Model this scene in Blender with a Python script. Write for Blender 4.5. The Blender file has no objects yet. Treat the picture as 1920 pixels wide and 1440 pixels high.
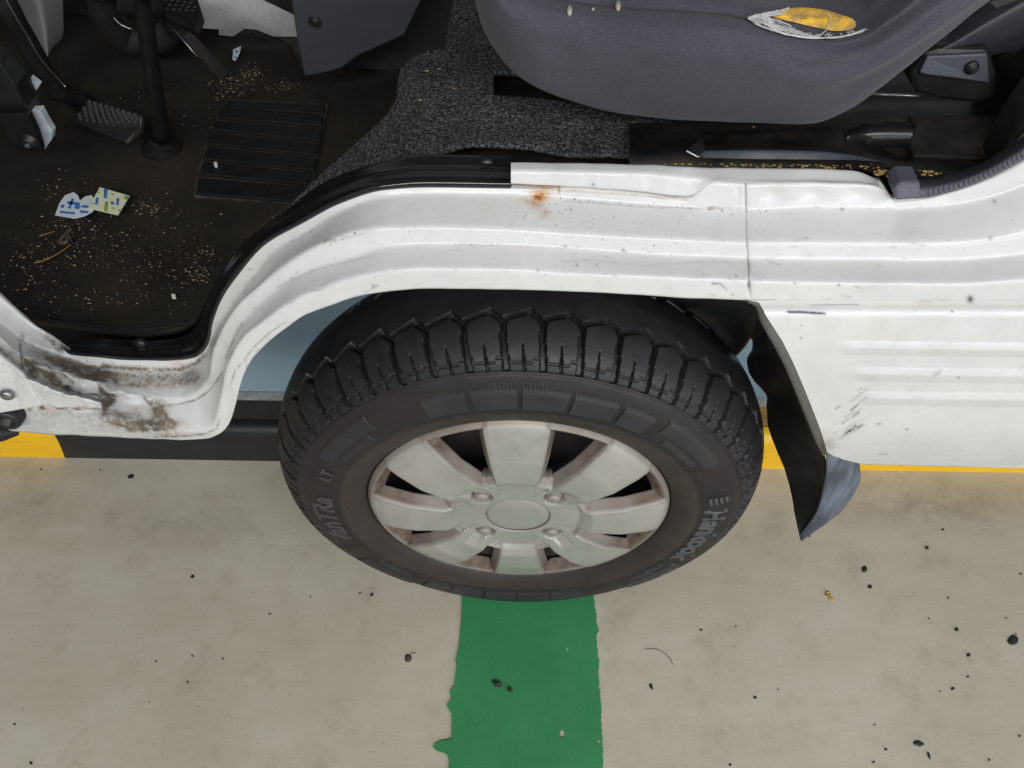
import bpy, bmesh, math, random
import numpy as np
from mathutils import Vector, Matrix, noise, geometry

random.seed(7)
SC = bpy.context.scene
COL = SC.collection

# ------------------------------------------------------------------ camera
CAM_F, CAM_PITCH, CAM_YAW, CAM_ROLL = 1435.99, 0.897622, -0.048434, -0.025512
CAM_LOC = np.array([0.016032, -0.432406, 1.030397])
_F = np.array([math.sin(CAM_YAW) * math.cos(CAM_PITCH), math.cos(CAM_YAW) * math.cos(CAM_PITCH), -math.sin(CAM_PITCH)])
_R0 = np.array([math.cos(CAM_YAW), -math.sin(CAM_YAW), 0.0])
_U0 = np.cross(_R0, _F)
_R = math.cos(CAM_ROLL) * _R0 + math.sin(CAM_ROLL) * _U0
_U = -math.sin(CAM_ROLL) * _R0 + math.cos(CAM_ROLL) * _U0
cd = bpy.data.cameras.new('camera')
cd.sensor_width = 36.0
cd.lens = CAM_F / 1920 * 36
cd.clip_start = 0.02
cd.clip_end = 200
cam = bpy.data.objects.new('camera', cd)
COL.objects.link(cam)
cam.matrix_world = Matrix([[_R[i], _U[i], -_F[i], CAM_LOC[i]] for i in range(3)] + [[0, 0, 0, 1]])
SC.camera = cam

# ------------------------------------------------------------------ light
W = bpy.data.worlds.new('World')
SC.world = W
W.use_nodes = True
bg = W.node_tree.nodes['Background']
bg.inputs[0].default_value = (0.93, 0.97, 1.0, 1)
bg.inputs[1].default_value = 0.22

def area_lamp(name, loc, target, sx, sy, power, colour):
    l = bpy.data.lights.new(name, 'AREA')
    l.shape = 'RECTANGLE'; l.size = sx; l.size_y = sy; l.energy = power; l.color = colour
    o = bpy.data.objects.new(name, l)
    COL.objects.link(o)
    o.location = loc
    o.rotation_euler = (Vector(target) - Vector(loc)).to_track_quat('-Z', 'Y').to_euler()
    return o
# a parking deck: daylight through its open near side, tube lamps under the ceiling
area_lamp('daylight_opening', (3.0, -3.0, 1.45), (0.2, 0.2, 0.5), 4.4, 1.5, 86, (0.87, 0.94, 1.0))
area_lamp('slab_fill_lamp', (0.6, 4.0, 0.40), (0.1, 0.2, 0.15), 6.0, 0.8, 190, (0.86, 0.94, 1.0))  # added lamp, low behind the van, to brighten the blue slab underneath
area_lamp('ceiling_tube_lamp', (0.3, -2.3, 2.5), (0.0, -0.4, 0.0), 3.6, 0.3, 84, (1.0, 0.98, 0.94))

VS = SC.view_settings
VS.view_transform = 'Standard'
VS.look = 'None'
VS.exposure = 0.0
VS.gamma = 1.0
VS.use_curve_mapping = False
SC.render.engine = 'CYCLES'

# ------------------------------------------------------------------ measuring helpers
# S() turns a spot measured on the photograph plus one known coordinate (depth y, height z)
# into a point of the place, in metres.  x: towards the van's rear, y: into the van, z: up.
def S(px, py, y=None, z=None):
    d = _F + _R * (px - 960) / CAM_F - _U * (py - 720) / CAM_F
    k = (y - CAM_LOC[1]) / d[1] if y is not None else (z - CAM_LOC[2]) / d[2]
    return CAM_LOC + d * k

def SA(P, y=None, z=None):
    P = np.asarray(P, float)
    d = _F + _R * ((P[..., 0:1] - 960) / CAM_F) - _U * ((P[..., 1:2] - 720) / CAM_F)
    if y is not None:
        k = (np.asarray(y) - CAM_LOC[1]) / d[..., 1]
    else:
        k = (np.asarray(z) - CAM_LOC[2]) / d[..., 2]
    return CAM_LOC + d * k[..., None]

def pchip(t, v, q):
    t = np.asarray(t, float); v = np.asarray(v, float)
    if v.ndim == 1:
        v = v[:, None]
    h = np.diff(t); dl = np.diff(v, axis=0) / h[:, None]
    m = np.zeros_like(v)
    m[0] = dl[0]; m[-1] = dl[-1]
    for i in range(1, len(t) - 1):
        a, b = dl[i - 1], dl[i]
        w1, w2 = 2 * h[i] + h[i - 1], h[i] + 2 * h[i - 1]
        ok = a * b > 0
        with np.errstate(divide='ignore', invalid='ignore'):
            m[i] = np.where(ok, (w1 + w2) / (w1 / np.where(a == 0, 1, a) + w2 / np.where(b == 0, 1, b)), 0)
    i = np.clip(np.searchsorted(t, q, 'right') - 1, 0, len(t) - 2)
    s = ((q - t[i]) / h[i])[:, None]
    H = h[i][:, None]
    return (v[i] * (1 + 2 * s) * (1 - s) ** 2 + H * m[i] * s * (1 - s) ** 2 + v[i + 1] * s * s * (3 - 2 * s) + H * m[i + 1] * s * s * (s - 1))

def chord(P):
    P = np.asarray(P, float)
    return np.r_[0, np.cumsum(np.linalg.norm(np.diff(P, axis=0), axis=1))]

def smooth_line(P, n):
    """n points along a smooth curve through P (any dimension), evenly by chord"""
    t = chord(P)
    return pchip(t, P, np.linspace(0, t[-1], n))

def snoise(P, scale, seed=0.0, octaves=2):
    P = np.asarray(P, float)
    out = np.empty(len(P))
    for i, p in enumerate(P):
        out[i] = noise.fractal(Vector((p[0] * scale + seed, p[1] * scale - seed, (p[2] if len(p) > 2 else 0) * scale + seed * .37)), 1.0, 2.0, octaves)
    return out

def inside(poly, X, Y):
    poly = np.asarray(poly, float)
    r = np.zeros(X.shape, bool)
    x0, y0 = poly[-1]
    for x1, y1 in poly:
        c = ((y1 > Y) != (y0 > Y))
        with np.errstate(divide='ignore', invalid='ignore'):
            r ^= c & (X < (x0 - x1) * (Y - y1) / (y0 - y1 + 1e-12) + x1)
        x0, y0 = x1, y1
    return r

# ------------------------------------------------------------------ object helpers
WORLD_LOC = {}

def put(name, verts, faces, mat, parent=None, smooth=True, loc=None):
    V = np.asarray(verts, float).reshape(-1, 3)
    if loc is None:
        loc = (V.min(0) + V.max(0)) / 2
        if parent is None:
            loc[2] = V[:, 2].min()
    loc = np.asarray(loc, float)
    me = bpy.data.meshes.new(name)
    if isinstance(faces, np.ndarray) and faces.ndim == 2:
        V2 = V - loc
        me.vertices.add(len(V2)); me.vertices.foreach_set('co', V2.ravel())
        k = faces.shape[1]
        me.loops.add(faces.size); me.loops.foreach_set('vertex_index', faces.ravel().astype(np.int32))
        me.polygons.add(len(faces))
        me.polygons.foreach_set('loop_start', (np.arange(len(faces)) * k).astype(np.int32))
        me.update(calc_edges=True); me.validate()
    else:
        me.from_pydata([tuple(v - loc) for v in V], [], [tuple(f) for f in faces])
    if smooth:
        me.polygons.foreach_set('use_smooth', [True] * len(me.polygons))
    me.materials.append(mat)
    o = bpy.data.objects.new(name, me)
    COL.objects.link(o)
    if parent is not None:
        o.parent = parent
        o.location = loc - WORLD_LOC[parent.name]
    else:
        o.location = loc
    WORLD_LOC[o.name] = loc
    return o

def put_bm(name, bm, mat, parent=None, smooth=False, loc=None):
    bm.verts.ensure_lookup_table(); bm.verts.index_update()
    o = put(name, [v.co[:] for v in bm.verts], [[v.index for v in f.verts] for f in bm.faces], mat, parent, smooth, loc)
    bm.free()
    return o

def empty(name, loc):
    o = bpy.data.objects.new(name, None)
    o.empty_display_size = 0.05
    COL.objects.link(o); o.location = loc
    WORLD_LOC[o.name] = np.asarray(loc, float)
    return o

def tag(o, label=None, cat=None, group=None, kind=None):
    if label: o['label'] = label
    if cat: o['category'] = cat
    if group: o['group'] = group
    if kind: o['kind'] = kind
    return o

def grid_faces(n, m, wrap_n=False, wrap_m=False, keep=None):
    i = np.arange(n if wrap_n else n - 1); j = np.arange(m if wrap_m else m - 1)
    I, J = np.meshgrid(i, j, indexing='ij')
    I2 = (I + 1) % n; J2 = (J + 1) % m
    f = np.stack([I * m + J, I2 * m + J, I2 * m + J2, I * m + J2], -1).reshape(-1, 4)
    if keep is not None:
        f = f[keep.reshape(-1)]
    return f

def attr(o, name, rgba):
    a = o.data.color_attributes.new(name, 'FLOAT_COLOR', 'POINT')
    a.data.foreach_set('color', np.asarray(rgba, np.float32).ravel())

def solid(o, t, offset=-1.0):
    m = o.modifiers.new('thickness', 'SOLIDIFY'); m.thickness = t; m.offset = offset
    return o

def bevel(o, w, seg=2):
    m = o.modifiers.new('edge', 'BEVEL'); m.width = w; m.segments = seg; m.limit_method = 'ANGLE'; m.angle_limit = math.radians(40)
    return o

def tube_geo(P, rad, seg=12, cap=True):
    P = np.asarray(P, float); n = len(P)
    rad = np.broadcast_to(np.asarray(rad, float), (n,))
    T = np.gradient(P, axis=0); T /= np.linalg.norm(T, axis=1)[:, None]
    up = np.array([0.13, 0.29, 1.0]); up /= np.linalg.norm(up)
    V = []
    N = np.cross(T[0], up); N /= np.linalg.norm(N)
    for i in range(n):
        N = N - T[i] * (N @ T[i]); N /= np.linalg.norm(N)
        B = np.cross(T[i], N)
        for k in range(seg):
            a = 2 * math.pi * k / seg
            V.append(P[i] + rad[i] * (math.cos(a) * N + math.sin(a) * B))
    F = [tuple(f) for f in grid_faces(n, seg, False, True)]
    if cap:
        F.append(tuple(range(seg - 1, -1, -1))); F.append(tuple((n - 1) * seg + k for k in range(seg)))
    return V, F

def tube(name, P, rad, mat, parent=None, seg=12):
    V, F = tube_geo(P, rad, seg)
    return put(name, V, F, mat, parent)

def merge(geos):
    V = []; F = []
    for v, f in geos:
        b = len(V); V += [tuple(p) for p in v]; F += [tuple(i + b for i in q) for q in f]
    return V, F

def slab_geo(top, down):
    """closed prism: polygon of 3D points plus the vector to its other face"""
    top = [np.asarray(p, float) for p in top]; n = len(top)
    V = top + [p + np.asarray(down, float) for p in top]
    a, b, c = top[0], top[1], top[2]
    F = [tuple(range(n)), tuple(range(2 * n - 1, n - 1, -1))]
    F += [(i, i + n, (i + 1) % n + n, (i + 1) % n) for i in range(n)]
    return V, F

def slab(name, top, down, mat, parent=None, bev=0.0, smooth=False):
    V, F = slab_geo(top, down)
    o = put(name, V, F, mat, parent, smooth)
    fix_normals(o)
    if bev: bevel(o, bev)
    return o

def fix_normals(o):
    bm = bmesh.new(); bm.from_mesh(o.data); bmesh.ops.recalc_face_normals(bm, faces=bm.faces); bm.to_mesh(o.data); bm.free()
    return o

def px_patch(name, poly, step, zfun, mat, parent=None, hole=None, thick=0.0):
    """a cloth-like sheet: all of a measured outline, laid on the height z = zfun(px, py)"""
    poly = np.asarray(poly, float)
    x0, y0 = poly.min(0); x1, y1 = poly.max(0)
    xs = np.arange(x0, x1 + step, step); ys = np.arange(y0, y1 + step, step)
    X, Y = np.meshgrid(xs, ys, indexing='ij')
    P = SA(np.stack([X, Y], -1), z=zfun(X, Y))
    cx = (X[:-1, :-1] + X[1:, 1:]) / 2; cy = (Y[:-1, :-1] + Y[1:, 1:]) / 2
    k = inside(poly, cx, cy)
    if hole is not None:
        k &= ~inside(hole, cx, cy)
    f = grid_faces(len(xs), len(ys), keep=k)[:, ::-1]
    used = np.unique(f); mp = -np.ones(X.size, int); mp[used] = np.arange(len(used))
    XY = np.stack([X, Y], -1).reshape(-1, 2)[used]
    ff = mp[f]
    e = np.sort(np.concatenate([ff[:, [0, 1]], ff[:, [1, 2]], ff[:, [2, 3]], ff[:, [3, 0]]]), 1)
    ue, cnt = np.unique(e, axis=0, return_counts=True)
    rim = np.unique(ue[cnt == 1])
    segs = []
    for pl in ([poly] if hole is None else [poly, np.asarray(hole, float)]):
        segs += [(pl[i], pl[(i + 1) % len(pl)]) for i in range(len(pl))]
    for v in rim:
        best = None
        for p0, p1 in segs:
            dd = p1 - p0; t_ = np.clip(((XY[v] - p0) @ dd) / (dd @ dd + 1e-9), 0, 1); c_ = p0 + t_ * dd
            q_ = ((XY[v] - c_) ** 2).sum()
            if best is None or q_ < best[0]: best = (q_, c_)
        if best[0] < (step * 1.3) ** 2: XY[v] = best[1]
    V = SA(XY, z=zfun(XY[:, 0], XY[:, 1]))
    o = put(name, V, ff, mat, parent)
    if thick: solid(o, thick)
    return o, XY, V

# ------------------------------------------------------------------ materials
def new_mat(name):
    m = bpy.data.materials.new(name); m.use_nodes = True
    nt = m.node_tree
    return m, nt, nt.nodes['Principled BSDF']

def nd(nt, typ, **kw):
    n = nt.nodes.new(typ)
    for k, v in kw.items():
        if k.startswith('i_'):
            key = k[2:]
            n.inputs[int(key) if key.isdigit() else key.replace('_', ' ')].default_value = v
        else:
            setattr(n, k, v)
    return n

def tex_coord(nt, scale=(1, 1, 1)):
    tc = nd(nt, 'ShaderNodeTexCoord'); mp = nd(nt, 'ShaderNodeMapping')
    mp.inputs['Scale'].default_value = scale
    nt.links.new(tc.outputs['Object'], mp.inputs['Vector'])
    return mp.outputs['Vector']

def noise_tex(nt, vec, scale, detail=4.0, rough=0.55):
    n = nd(nt, 'ShaderNodeTexNoise'); n.inputs['Scale'].default_value = scale
    n.inputs['Detail'].default_value = detail; n.inputs['Roughness'].default_value = rough
    nt.links.new(vec, n.inputs['Vector'])
    return n.outputs['Fac']

def ramp(nt, fac, stops):
    r = nd(nt, 'ShaderNodeValToRGB'); e = r.color_ramp.elements
    while len(e) < len(stops): e.new(0.5)
    for q, (p, c) in zip(e, stops):
        q.position = p; q.color = (c if len(c) == 4 else (*c, 1)) if not isinstance(c, (int, float)) else (c, c, c, 1)
    nt.links.new(fac, r.inputs[0])
    return r.outputs[0]

def mix(nt, fac, a, b, mode='MIX'):
    m = nd(nt, 'ShaderNodeMix', data_type='RGBA', blend_type=mode)
    for sock, v in ((0, fac), (6, a), (7, b)):
        if isinstance(v, (int, float)): m.inputs[sock].default_value = v
        elif isinstance(v, tuple): m.inputs[sock].default_value = (*v, 1) if len(v) == 3 else v
        else: nt.links.new(v, m.inputs[sock])
    return m.outputs[2]

def math_n(nt, op, a, b=None, clamp=False):
    m = nd(nt, 'ShaderNodeMath', operation=op, use_clamp=clamp)
    for i, v in enumerate((a, b)):
        if v is None: continue
        if isinstance(v, (int, float)): m.inputs[i].default_value = v
        else: nt.links.new(v, m.inputs[i])
    return m.outputs[0]

def bump(nt, h, strength, dist, prev=None):
    b = nd(nt, 'ShaderNodeBump'); b.inputs['Strength'].default_value = strength; b.inputs['Distance'].default_value = dist
    nt.links.new(h, b.inputs['Height'])
    if prev is not None: nt.links.new(prev, b.inputs['Normal'])
    return b.outputs[0]

def plain(name, col, rough=0.5, metal=0.0, var=0.25, scale=60, bmp=0.0, bscale=400, spec=0.5, col2=None, lo=.35, hi=.7, stretch=(1, 1, 1)):
    m, nt, p = new_mat(name)
    vec = tex_coord(nt, stretch)
    c2 = col2 if col2 else tuple(c * (1 - var) for c in col)
    f = noise_tex(nt, vec, scale, 5)
    nt.links.new(ramp(nt, f, [(lo, c2), (hi, col)]), p.inputs['Base Color'])
    p.inputs['Roughness'].default_value = rough; p.inputs['Metallic'].default_value = metal
    p.inputs['Specular IOR Level'].default_value = spec
    rr = ramp(nt, noise_tex(nt, vec, scale * 1.7, 4), [(0.3, max(0, rough - .08)), (0.7, min(1, rough + .1))])
    nt.links.new(rr, p.inputs['Roughness'])
    if bmp:
        nt.links.new(bump(nt, noise_tex(nt, vec, bscale, 3), bmp, 0.001), p.inputs['Normal'])
    return m

M = {}
M['black_plastic'] = plain('black_plastic', (.013, .013, .0145), .36, var=.3, bmp=.15, bscale=900, spec=.4)
M['gloss_black'] = plain('gloss_black', (.010, .010, .011), .24, var=.3, scale=30, spec=.35)
M['dusty_black'] = plain('dusty_black', (.030, .024, .018), .5, col2=(.008, .008, .008), scale=35, lo=.4, hi=.75)
M['rubber'] = plain('rubber', (.012, .012, .013), .5, var=.35, bmp=.2, spec=.35)
M['dark_metal'] = plain('dark_metal', (.022, .022, .024), .42, metal=.3, var=.4)
M['steel'] = plain('steel', (.35, .34, .32), .35, metal=.9, var=.3, scale=150)
M['bright_edge'] = plain('bright_edge', (.5, .5, .5), .3, metal=.9)
M['tray'] = plain('tray_paint', (.030, .024, .017), .34, col2=(.006, .006, .0065), scale=28, lo=.42, hi=.72)
M['lip_reflection'] = plain('lip_reflection', (.050, .055, .070), .3, var=.2)  # grey-blue sky reflection of the black gloss lip, put into the colour
M['trim_gloss'] = plain('trim_gloss', (.011, .011, .012), .16, var=.3, scale=30, spec=.7)
M['strip_rubber'] = plain('strip_rubber', (.085, .086, .115), .55, var=.2, bmp=.3, bscale=900)
M['grey_plastic'] = plain('grey_plastic', (.042, .046, .055), .45, var=.12, bmp=.25, bscale=1500)
M['belt_plastic'] = plain('belt_plastic', (.045, .05, .065), .4, var=.15, bmp=.4, bscale=1100)
M['dark_interior'] = plain('dark_interior', (.014, .014, .014), .7, var=.4)
M['white_plastic'] = plain('white_plastic', (.55, .6, .66), .5, var=.3, scale=120)
M['grey_cloth'] = plain('grey_cloth', (.30, .29, .30), .9, var=.2, scale=500, bmp=.3, bscale=1500)
M['foam'] = plain('foam', (.80, .47, .05), .9, col2=(.42, .27, .10), scale=120, lo=.38, hi=.58, bmp=1.0, bscale=420)
M['thread'] = plain('thread', (.60, .60, .62), .9, var=.15, scale=300)
M['stitch'] = plain('stitch', (.03, .03, .038), .8)
M['flap_outer'] = plain('flap_outer', (.14, .165, .21), .6, col2=(.055, .065, .085), scale=45, lo=.42, hi=.62, bmp=.3, stretch=(1, 1, .35))
M['crumb'] = plain('crumb', (.40, .34, .23), .9, col2=(.13, .10, .06), scale=260, lo=.42, hi=.62)
M['foam_crumb'] = plain('foam_crumb', (.50, .32, .07), .9, col2=(.16, .11, .04), scale=200)
M['twig'] = plain('twig', (.30, .17, .06), .8, var=.3)
M['chip'] = plain('chip', (.018, .018, .022), .6, var=.4, scale=200)
M['brown_leaf'] = plain('brown_leaf', (.09, .065, .045), .8, var=.5, scale=200)
M['yellow_leaf'] = plain('yellow_leaf', (.65, .38, .09), .7, col2=(.42, .30, .14), scale=160)
M['paper_white'] = plain('paper_white', (.62, .68, .76), .8, var=.08)
M['paper_cream'] = plain('paper_cream', (.72, .72, .52), .8, var=.05)
M['print_blue'] = plain('print_blue', (.05, .20, .55), .7)
M['print_green'] = plain('print_green', (.22, .42, .05), .7)
M['kerb_yellow'] = plain('kerb_yellow', (.93, .55, .008), .42, col2=(.82, .46, .010), scale=14, stretch=(1, 6, 6))
M['kerb_black'] = plain('kerb_black', (.0095, .010, .0125), .42, col2=(.016, .0155, .016), scale=18)
M['kerb_top_dirt'] = plain('kerb_top_dirt', (.038, .031, .025), .75, col2=(.022, .019, .016), scale=30)
M['kerb_top_yellow'] = plain('kerb_top_yellow', (.52, .30, .03), .6, col2=(.26, .15, .03), scale=35)
M['slab_blue'] = plain('slab_blue', (.40, .54, .62), .45, var=.10, scale=10)
M['slab_edge'] = plain('slab_edge', (.42, .45, .42), .7, var=.35, scale=80)

# floor: painted concrete, faint streaks along the bay, smudges, fine pits
def floor_mat():
    m, nt, p = new_mat('floor_concrete')
    v = tex_coord(nt); vs = tex_coord(nt, (1, 5.5, 1))
    base = ramp(nt, noise_tex(nt, v, 3.2, 6), [(.32, (.470, .438, .362)), (.68, (.545, .513, .438))])
    st = ramp(nt, noise_tex(nt, tex_coord(nt, (1, 2.2, 1)), 4.0, 10, .7), [(.34, (.88, .865, .83)), (.60, (1, 1, 1))])
    c = mix(nt, 1.0, base, st, 'MULTIPLY')
    sm = ramp(nt, noise_tex(nt, v, 11, 9, .75), [(.53, (1, 1, 1)), (.74, (.70, .66, .60))])
    c = mix(nt, .8, c, sm, 'MULTIPLY')
    sc = ramp(nt, noise_tex(nt, tex_coord(nt, (2.2, 26, 1)), 7, 3, .5), [(.66, (1, 1, 1)), (.72, (.84, .82, .78))])
    c = mix(nt, .7, c, sc, 'MULTIPLY')
    gr = ramp(nt, noise_tex(nt, v, 1100, 2, .7), [(.30, (.74, .73, .71)), (.70, (1.15, 1.15, 1.14))])
    c = mix(nt, .9, c, gr, 'MULTIPLY')
    pits = ramp(nt, noise_tex(nt, v, 240, 2), [(.66, (1, 1, 1)), (.75, (.50, .45, .40))])
    c = mix(nt, .8, c, pits, 'MULTIPLY')
    pale = ramp(nt, noise_tex(nt, v, 14, 5), [(.66, 0.0), (.72, .35)])
    c = mix(nt, pale, c, (.52, .52, .47))
    at = nd(nt, 'ShaderNodeAttribute', attribute_name='stain')
    blot = math_n(nt, 'MULTIPLY', at.outputs['Fac'], ramp(nt, noise_tex(nt, v, 30, 9, .75), [(.35, .10), (.65, .95)]), True)
    c = mix(nt, blot, c, (.170, .148, .110))
    nt.links.new(c, p.inputs['Base Color'])
    nt.links.new(ramp(nt, noise_tex(nt, v, 6, 5), [(.3, .42), (.7, .62)]), p.inputs['Roughness'])
    p.inputs['Specular IOR Level'].default_value = .35
    nt.links.new(bump(nt, noise_tex(nt, v, 320, 3), .12, .0006), p.inputs['Normal'])
    return m
M['floor'] = floor_mat()

def green_mat():
    m, nt, p = new_mat('green_paint')
    v = tex_coord(nt)
    c = ramp(nt, noise_tex(nt, v, 9, 5), [(.3, (.026, .205, .070)), (.7, (.038, .250, .096))])
    g = ramp(nt, noise_tex(nt, v, 500, 2), [(.35, (.86, .86, .86)), (.7, (1.06, 1.06, 1.06))])
    c = mix(nt, 1.0, c, g, 'MULTIPLY')
    c = mix(nt, .7, c, ramp(nt, noise_tex(nt, v, 13, 9, .75), [(.50, (1, 1, 1)), (.74, (.72, .74, .72))]), 'MULTIPLY')
    c = mix(nt, ramp(nt, noise_tex(nt, tex_coord(nt, (30, 3, 1)), 6, 3), [(.68, 0.0), (.75, .16)]), c, (.20, .30, .21))
    chips = ramp(nt, noise_tex(nt, v, 105, 1), [(.775, 0.0), (.79, .6)])
    c = mix(nt, chips, c, (.42, .46, .36))
    nt.links.new(c, p.inputs['Base Color'])
    p.inputs['Roughness'].default_value = .55
    nt.links.new(bump(nt, noise_tex(nt, v, 420, 3), .2, .0006), p.inputs['Normal'])
    return m
M['green'] = green_mat()

# white bodywork: paint with stored marks (R brown grime and crease shade, G dark speckle, B rust, A scrape)
def paint_mat():
    m, nt, p = new_mat('white_paint')
    v = tex_coord(nt)
    at = nd(nt, 'ShaderNodeVertexColor', layer_name='wear_shade')
    sp = nd(nt, 'ShaderNodeSeparateColor'); nt.links.new(at.outputs['Color'], sp.inputs[0])
    base = ramp(nt, noise_tex(nt, v, 11, 4), [(.3, (.618, .624, .624)), (.7, (.686, .690, .682))])
    yel = ramp(nt, noise_tex(nt, v, 26, 5), [(.52, 0.0), (.78, .32)])
    base = mix(nt, yel, base, (.56, .53, .46))
    f1 = noise_tex(nt, v, 150, 6, .7)
    gr = math_n(nt, 'MULTIPLY', sp.outputs[0], ramp(nt, f1, [(.28, .3), (.62, 1.25)]), True)
    c = mix(nt, gr, base, ramp(nt, noise_tex(nt, v, 60, 4), [(.35, (.062, .052, .045)), (.65, (.20, .158, .118))]))
    f2 = noise_tex(nt, v, 430, 3, .6)
    thr = math_n(nt, 'SUBTRACT', math_n(nt, 'ADD', f2, math_n(nt, 'MULTIPLY', sp.outputs[1], .30)), .70)
    c = mix(nt, math_n(nt, 'MULTIPLY', thr, 9.0, True), c, (.10, .08, .06))
    rs = math_n(nt, 'MULTIPLY', sp.outputs[2], ramp(nt, noise_tex(nt, v, 260, 5, .7), [(.3, .35), (.55, 1.2)]), True)
    c = mix(nt, rs, c, ramp(nt, noise_tex(nt, v, 330, 4), [(.4, (.30, .085, .015)), (.65, (.62, .30, .07))]))
    sc = math_n(nt, 'MULTIPLY', at.outputs['Alpha'], ramp(nt, noise_tex(nt, v, 300, 4), [(.3, .75), (.6, 1.2)]), True)
    c = mix(nt, sc, c, (.10, .10, .115))
    nt.links.new(c, p.inputs['Base Color'])
    r = math_n(nt, 'ADD', .27, math_n(nt, 'MULTIPLY', math_n(nt, 'ADD', gr, sc, True), .45))
    nt.links.new(r, p.inputs['Roughness'])
    p.inputs['Coat Weight'].default_value = .10
    p.inputs['Coat Roughness'].default_value = .10
    p.inputs['Specular IOR Level'].default_value = .4
    film = ramp(nt, noise_tex(nt, v, 70, 8, .8), [(.50, 0.0), (.80, .22)])
    c = mix(nt, film, c, (.34, .32, .28)); nt.links.new(c, p.inputs['Base Color'])
    b1 = bump(nt, noise_tex(nt, v, 14, 3), .35, .004)
    nt.links.new(b1, p.inputs['Normal'])
    return m
M['paint'] = paint_mat()

def tyre_mat():
    m, nt, p = new_mat('tyre_rubber')
    v = tex_coord(nt)
    at = nd(nt, 'ShaderNodeVertexColor', layer_name='zone')
    sp = nd(nt, 'ShaderNodeSeparateColor'); nt.links.new(at.outputs['Color'], sp.inputs[0])
    n1 = noise_tex(nt, v, 25, 6, .65)
    blk = ramp(nt, n1, [(.3, (.0065, .0065, .0080)), (.7, (.0145, .0145, .0172))])
    dust = ramp(nt, n1, [(.3, (.030, .0215, .020)), (.7, (.044, .032, .029))])
    c = mix(nt, sp.outputs[0], blk, dust)
    c = mix(nt, math_n(nt, 'MULTIPLY', sp.outputs[1], .85), c, (.008, .008, .008))
    pol_lit = ramp(nt, noise_tex(nt, v, 17, 5), [(.35, .3), (.65, 1.0)])
    c = mix(nt, math_n(nt, 'MULTIPLY', sp.outputs[2], pol_lit), c, (.044, .044, .050))
    p.inputs['Specular IOR Level'].default_value = .4
    sd = ramp(nt, noise_tex(nt, v, 600, 2), [(.70, 0.0), (.80, .35)])
    c = mix(nt, sd, c, (.16, .15, .14))
    nt.links.new(c, p.inputs['Base Color'])
    nt.links.new(ramp(nt, noise_tex(nt, v, 40, 4), [(.3, .42), (.7, .62)]), p.inputs['Roughness'])
    nt.links.new(bump(nt, noise_tex(nt, v, 500, 4), .15, .0007), p.inputs['Normal'])
    return m
M['tyre'] = tyre_mat()
M['tyre_letter'] = plain('tyre_letter', (.085, .088, .098), .5, var=.3, scale=90)
M['tyre_mould'] = plain('tyre_mould', (.050, .040, .038), .6, var=.3, scale=90)
M['tyre_letter_dim'] = plain('tyre_letter_dim', (.062, .056, .056), .6, var=.3, scale=90)

def cover_mat():
    m, nt, p = new_mat('silver_cover')
    v = tex_coord(nt)
    at = nd(nt, 'ShaderNodeVertexColor', layer_name='zone')
    sp = nd(nt, 'ShaderNodeSeparateColor'); nt.links.new(at.outputs['Color'], sp.inputs[0])
    base = ramp(nt, noise_tex(nt, v, 20, 5), [(.3, (.315, .305, .280)), (.7, (.415, .405, .375))])
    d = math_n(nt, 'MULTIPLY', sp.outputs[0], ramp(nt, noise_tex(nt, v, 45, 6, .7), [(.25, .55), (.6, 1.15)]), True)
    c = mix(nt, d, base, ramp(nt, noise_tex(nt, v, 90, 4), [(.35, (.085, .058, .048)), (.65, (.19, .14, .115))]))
    sd = ramp(nt, noise_tex(nt, v, 330, 3), [(.70, 0.0), (.78, .55)])
    c = mix(nt, math_n(nt, 'MULTIPLY', sd, math_n(nt, 'ADD', sp.outputs[0], .45)), c, (.10, .07, .05))
    nt.links.new(c, p.inputs['Base Color'])
    film = ramp(nt, noise_tex(nt, v, 38, 9, .8), [(.50, 0.0), (.78, .40)])
    c = mix(nt, film, c, (.20, .16, .125)); nt.links.new(c, p.inputs['Base Color'])
    p.inputs['Metallic'].default_value = .2
    nt.links.new(math_n(nt, 'ADD', .36, math_n(nt, 'MULTIPLY', d, .4)), p.inputs['Roughness'])
    nt.links.new(bump(nt, noise_tex(nt, v, 700, 2), .05, .0005), p.inputs['Normal'])
    return m
M['cover'] = cover_mat()

def carpet_mat():
    m, nt, p = new_mat('grey_carpet')
    v = tex_coord(nt)
    f = noise_tex(nt, v, 420, 3, .8)
    c = ramp(nt, f, [(.38, (.012, .012, .013)), (.50, (.042, .043, .047)), (.64, (.20, .205, .22))])
    lg = ramp(nt, noise_tex(nt, v, 18, 4), [(.3, (.75, .75, .75)), (.7, (1.15, 1.15, 1.15))])
    nt.links.new(mix(nt, 1.0, c, lg, 'MULTIPLY'), p.inputs['Base Color'])
    p.inputs['Roughness'].default_value = .95; p.inputs['Specular IOR Level'].default_value = .15
    nt.links.new(bump(nt, f, .9, .0025), p.inputs['Normal'])
    return m
M['carpet'] = carpet_mat()

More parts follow.
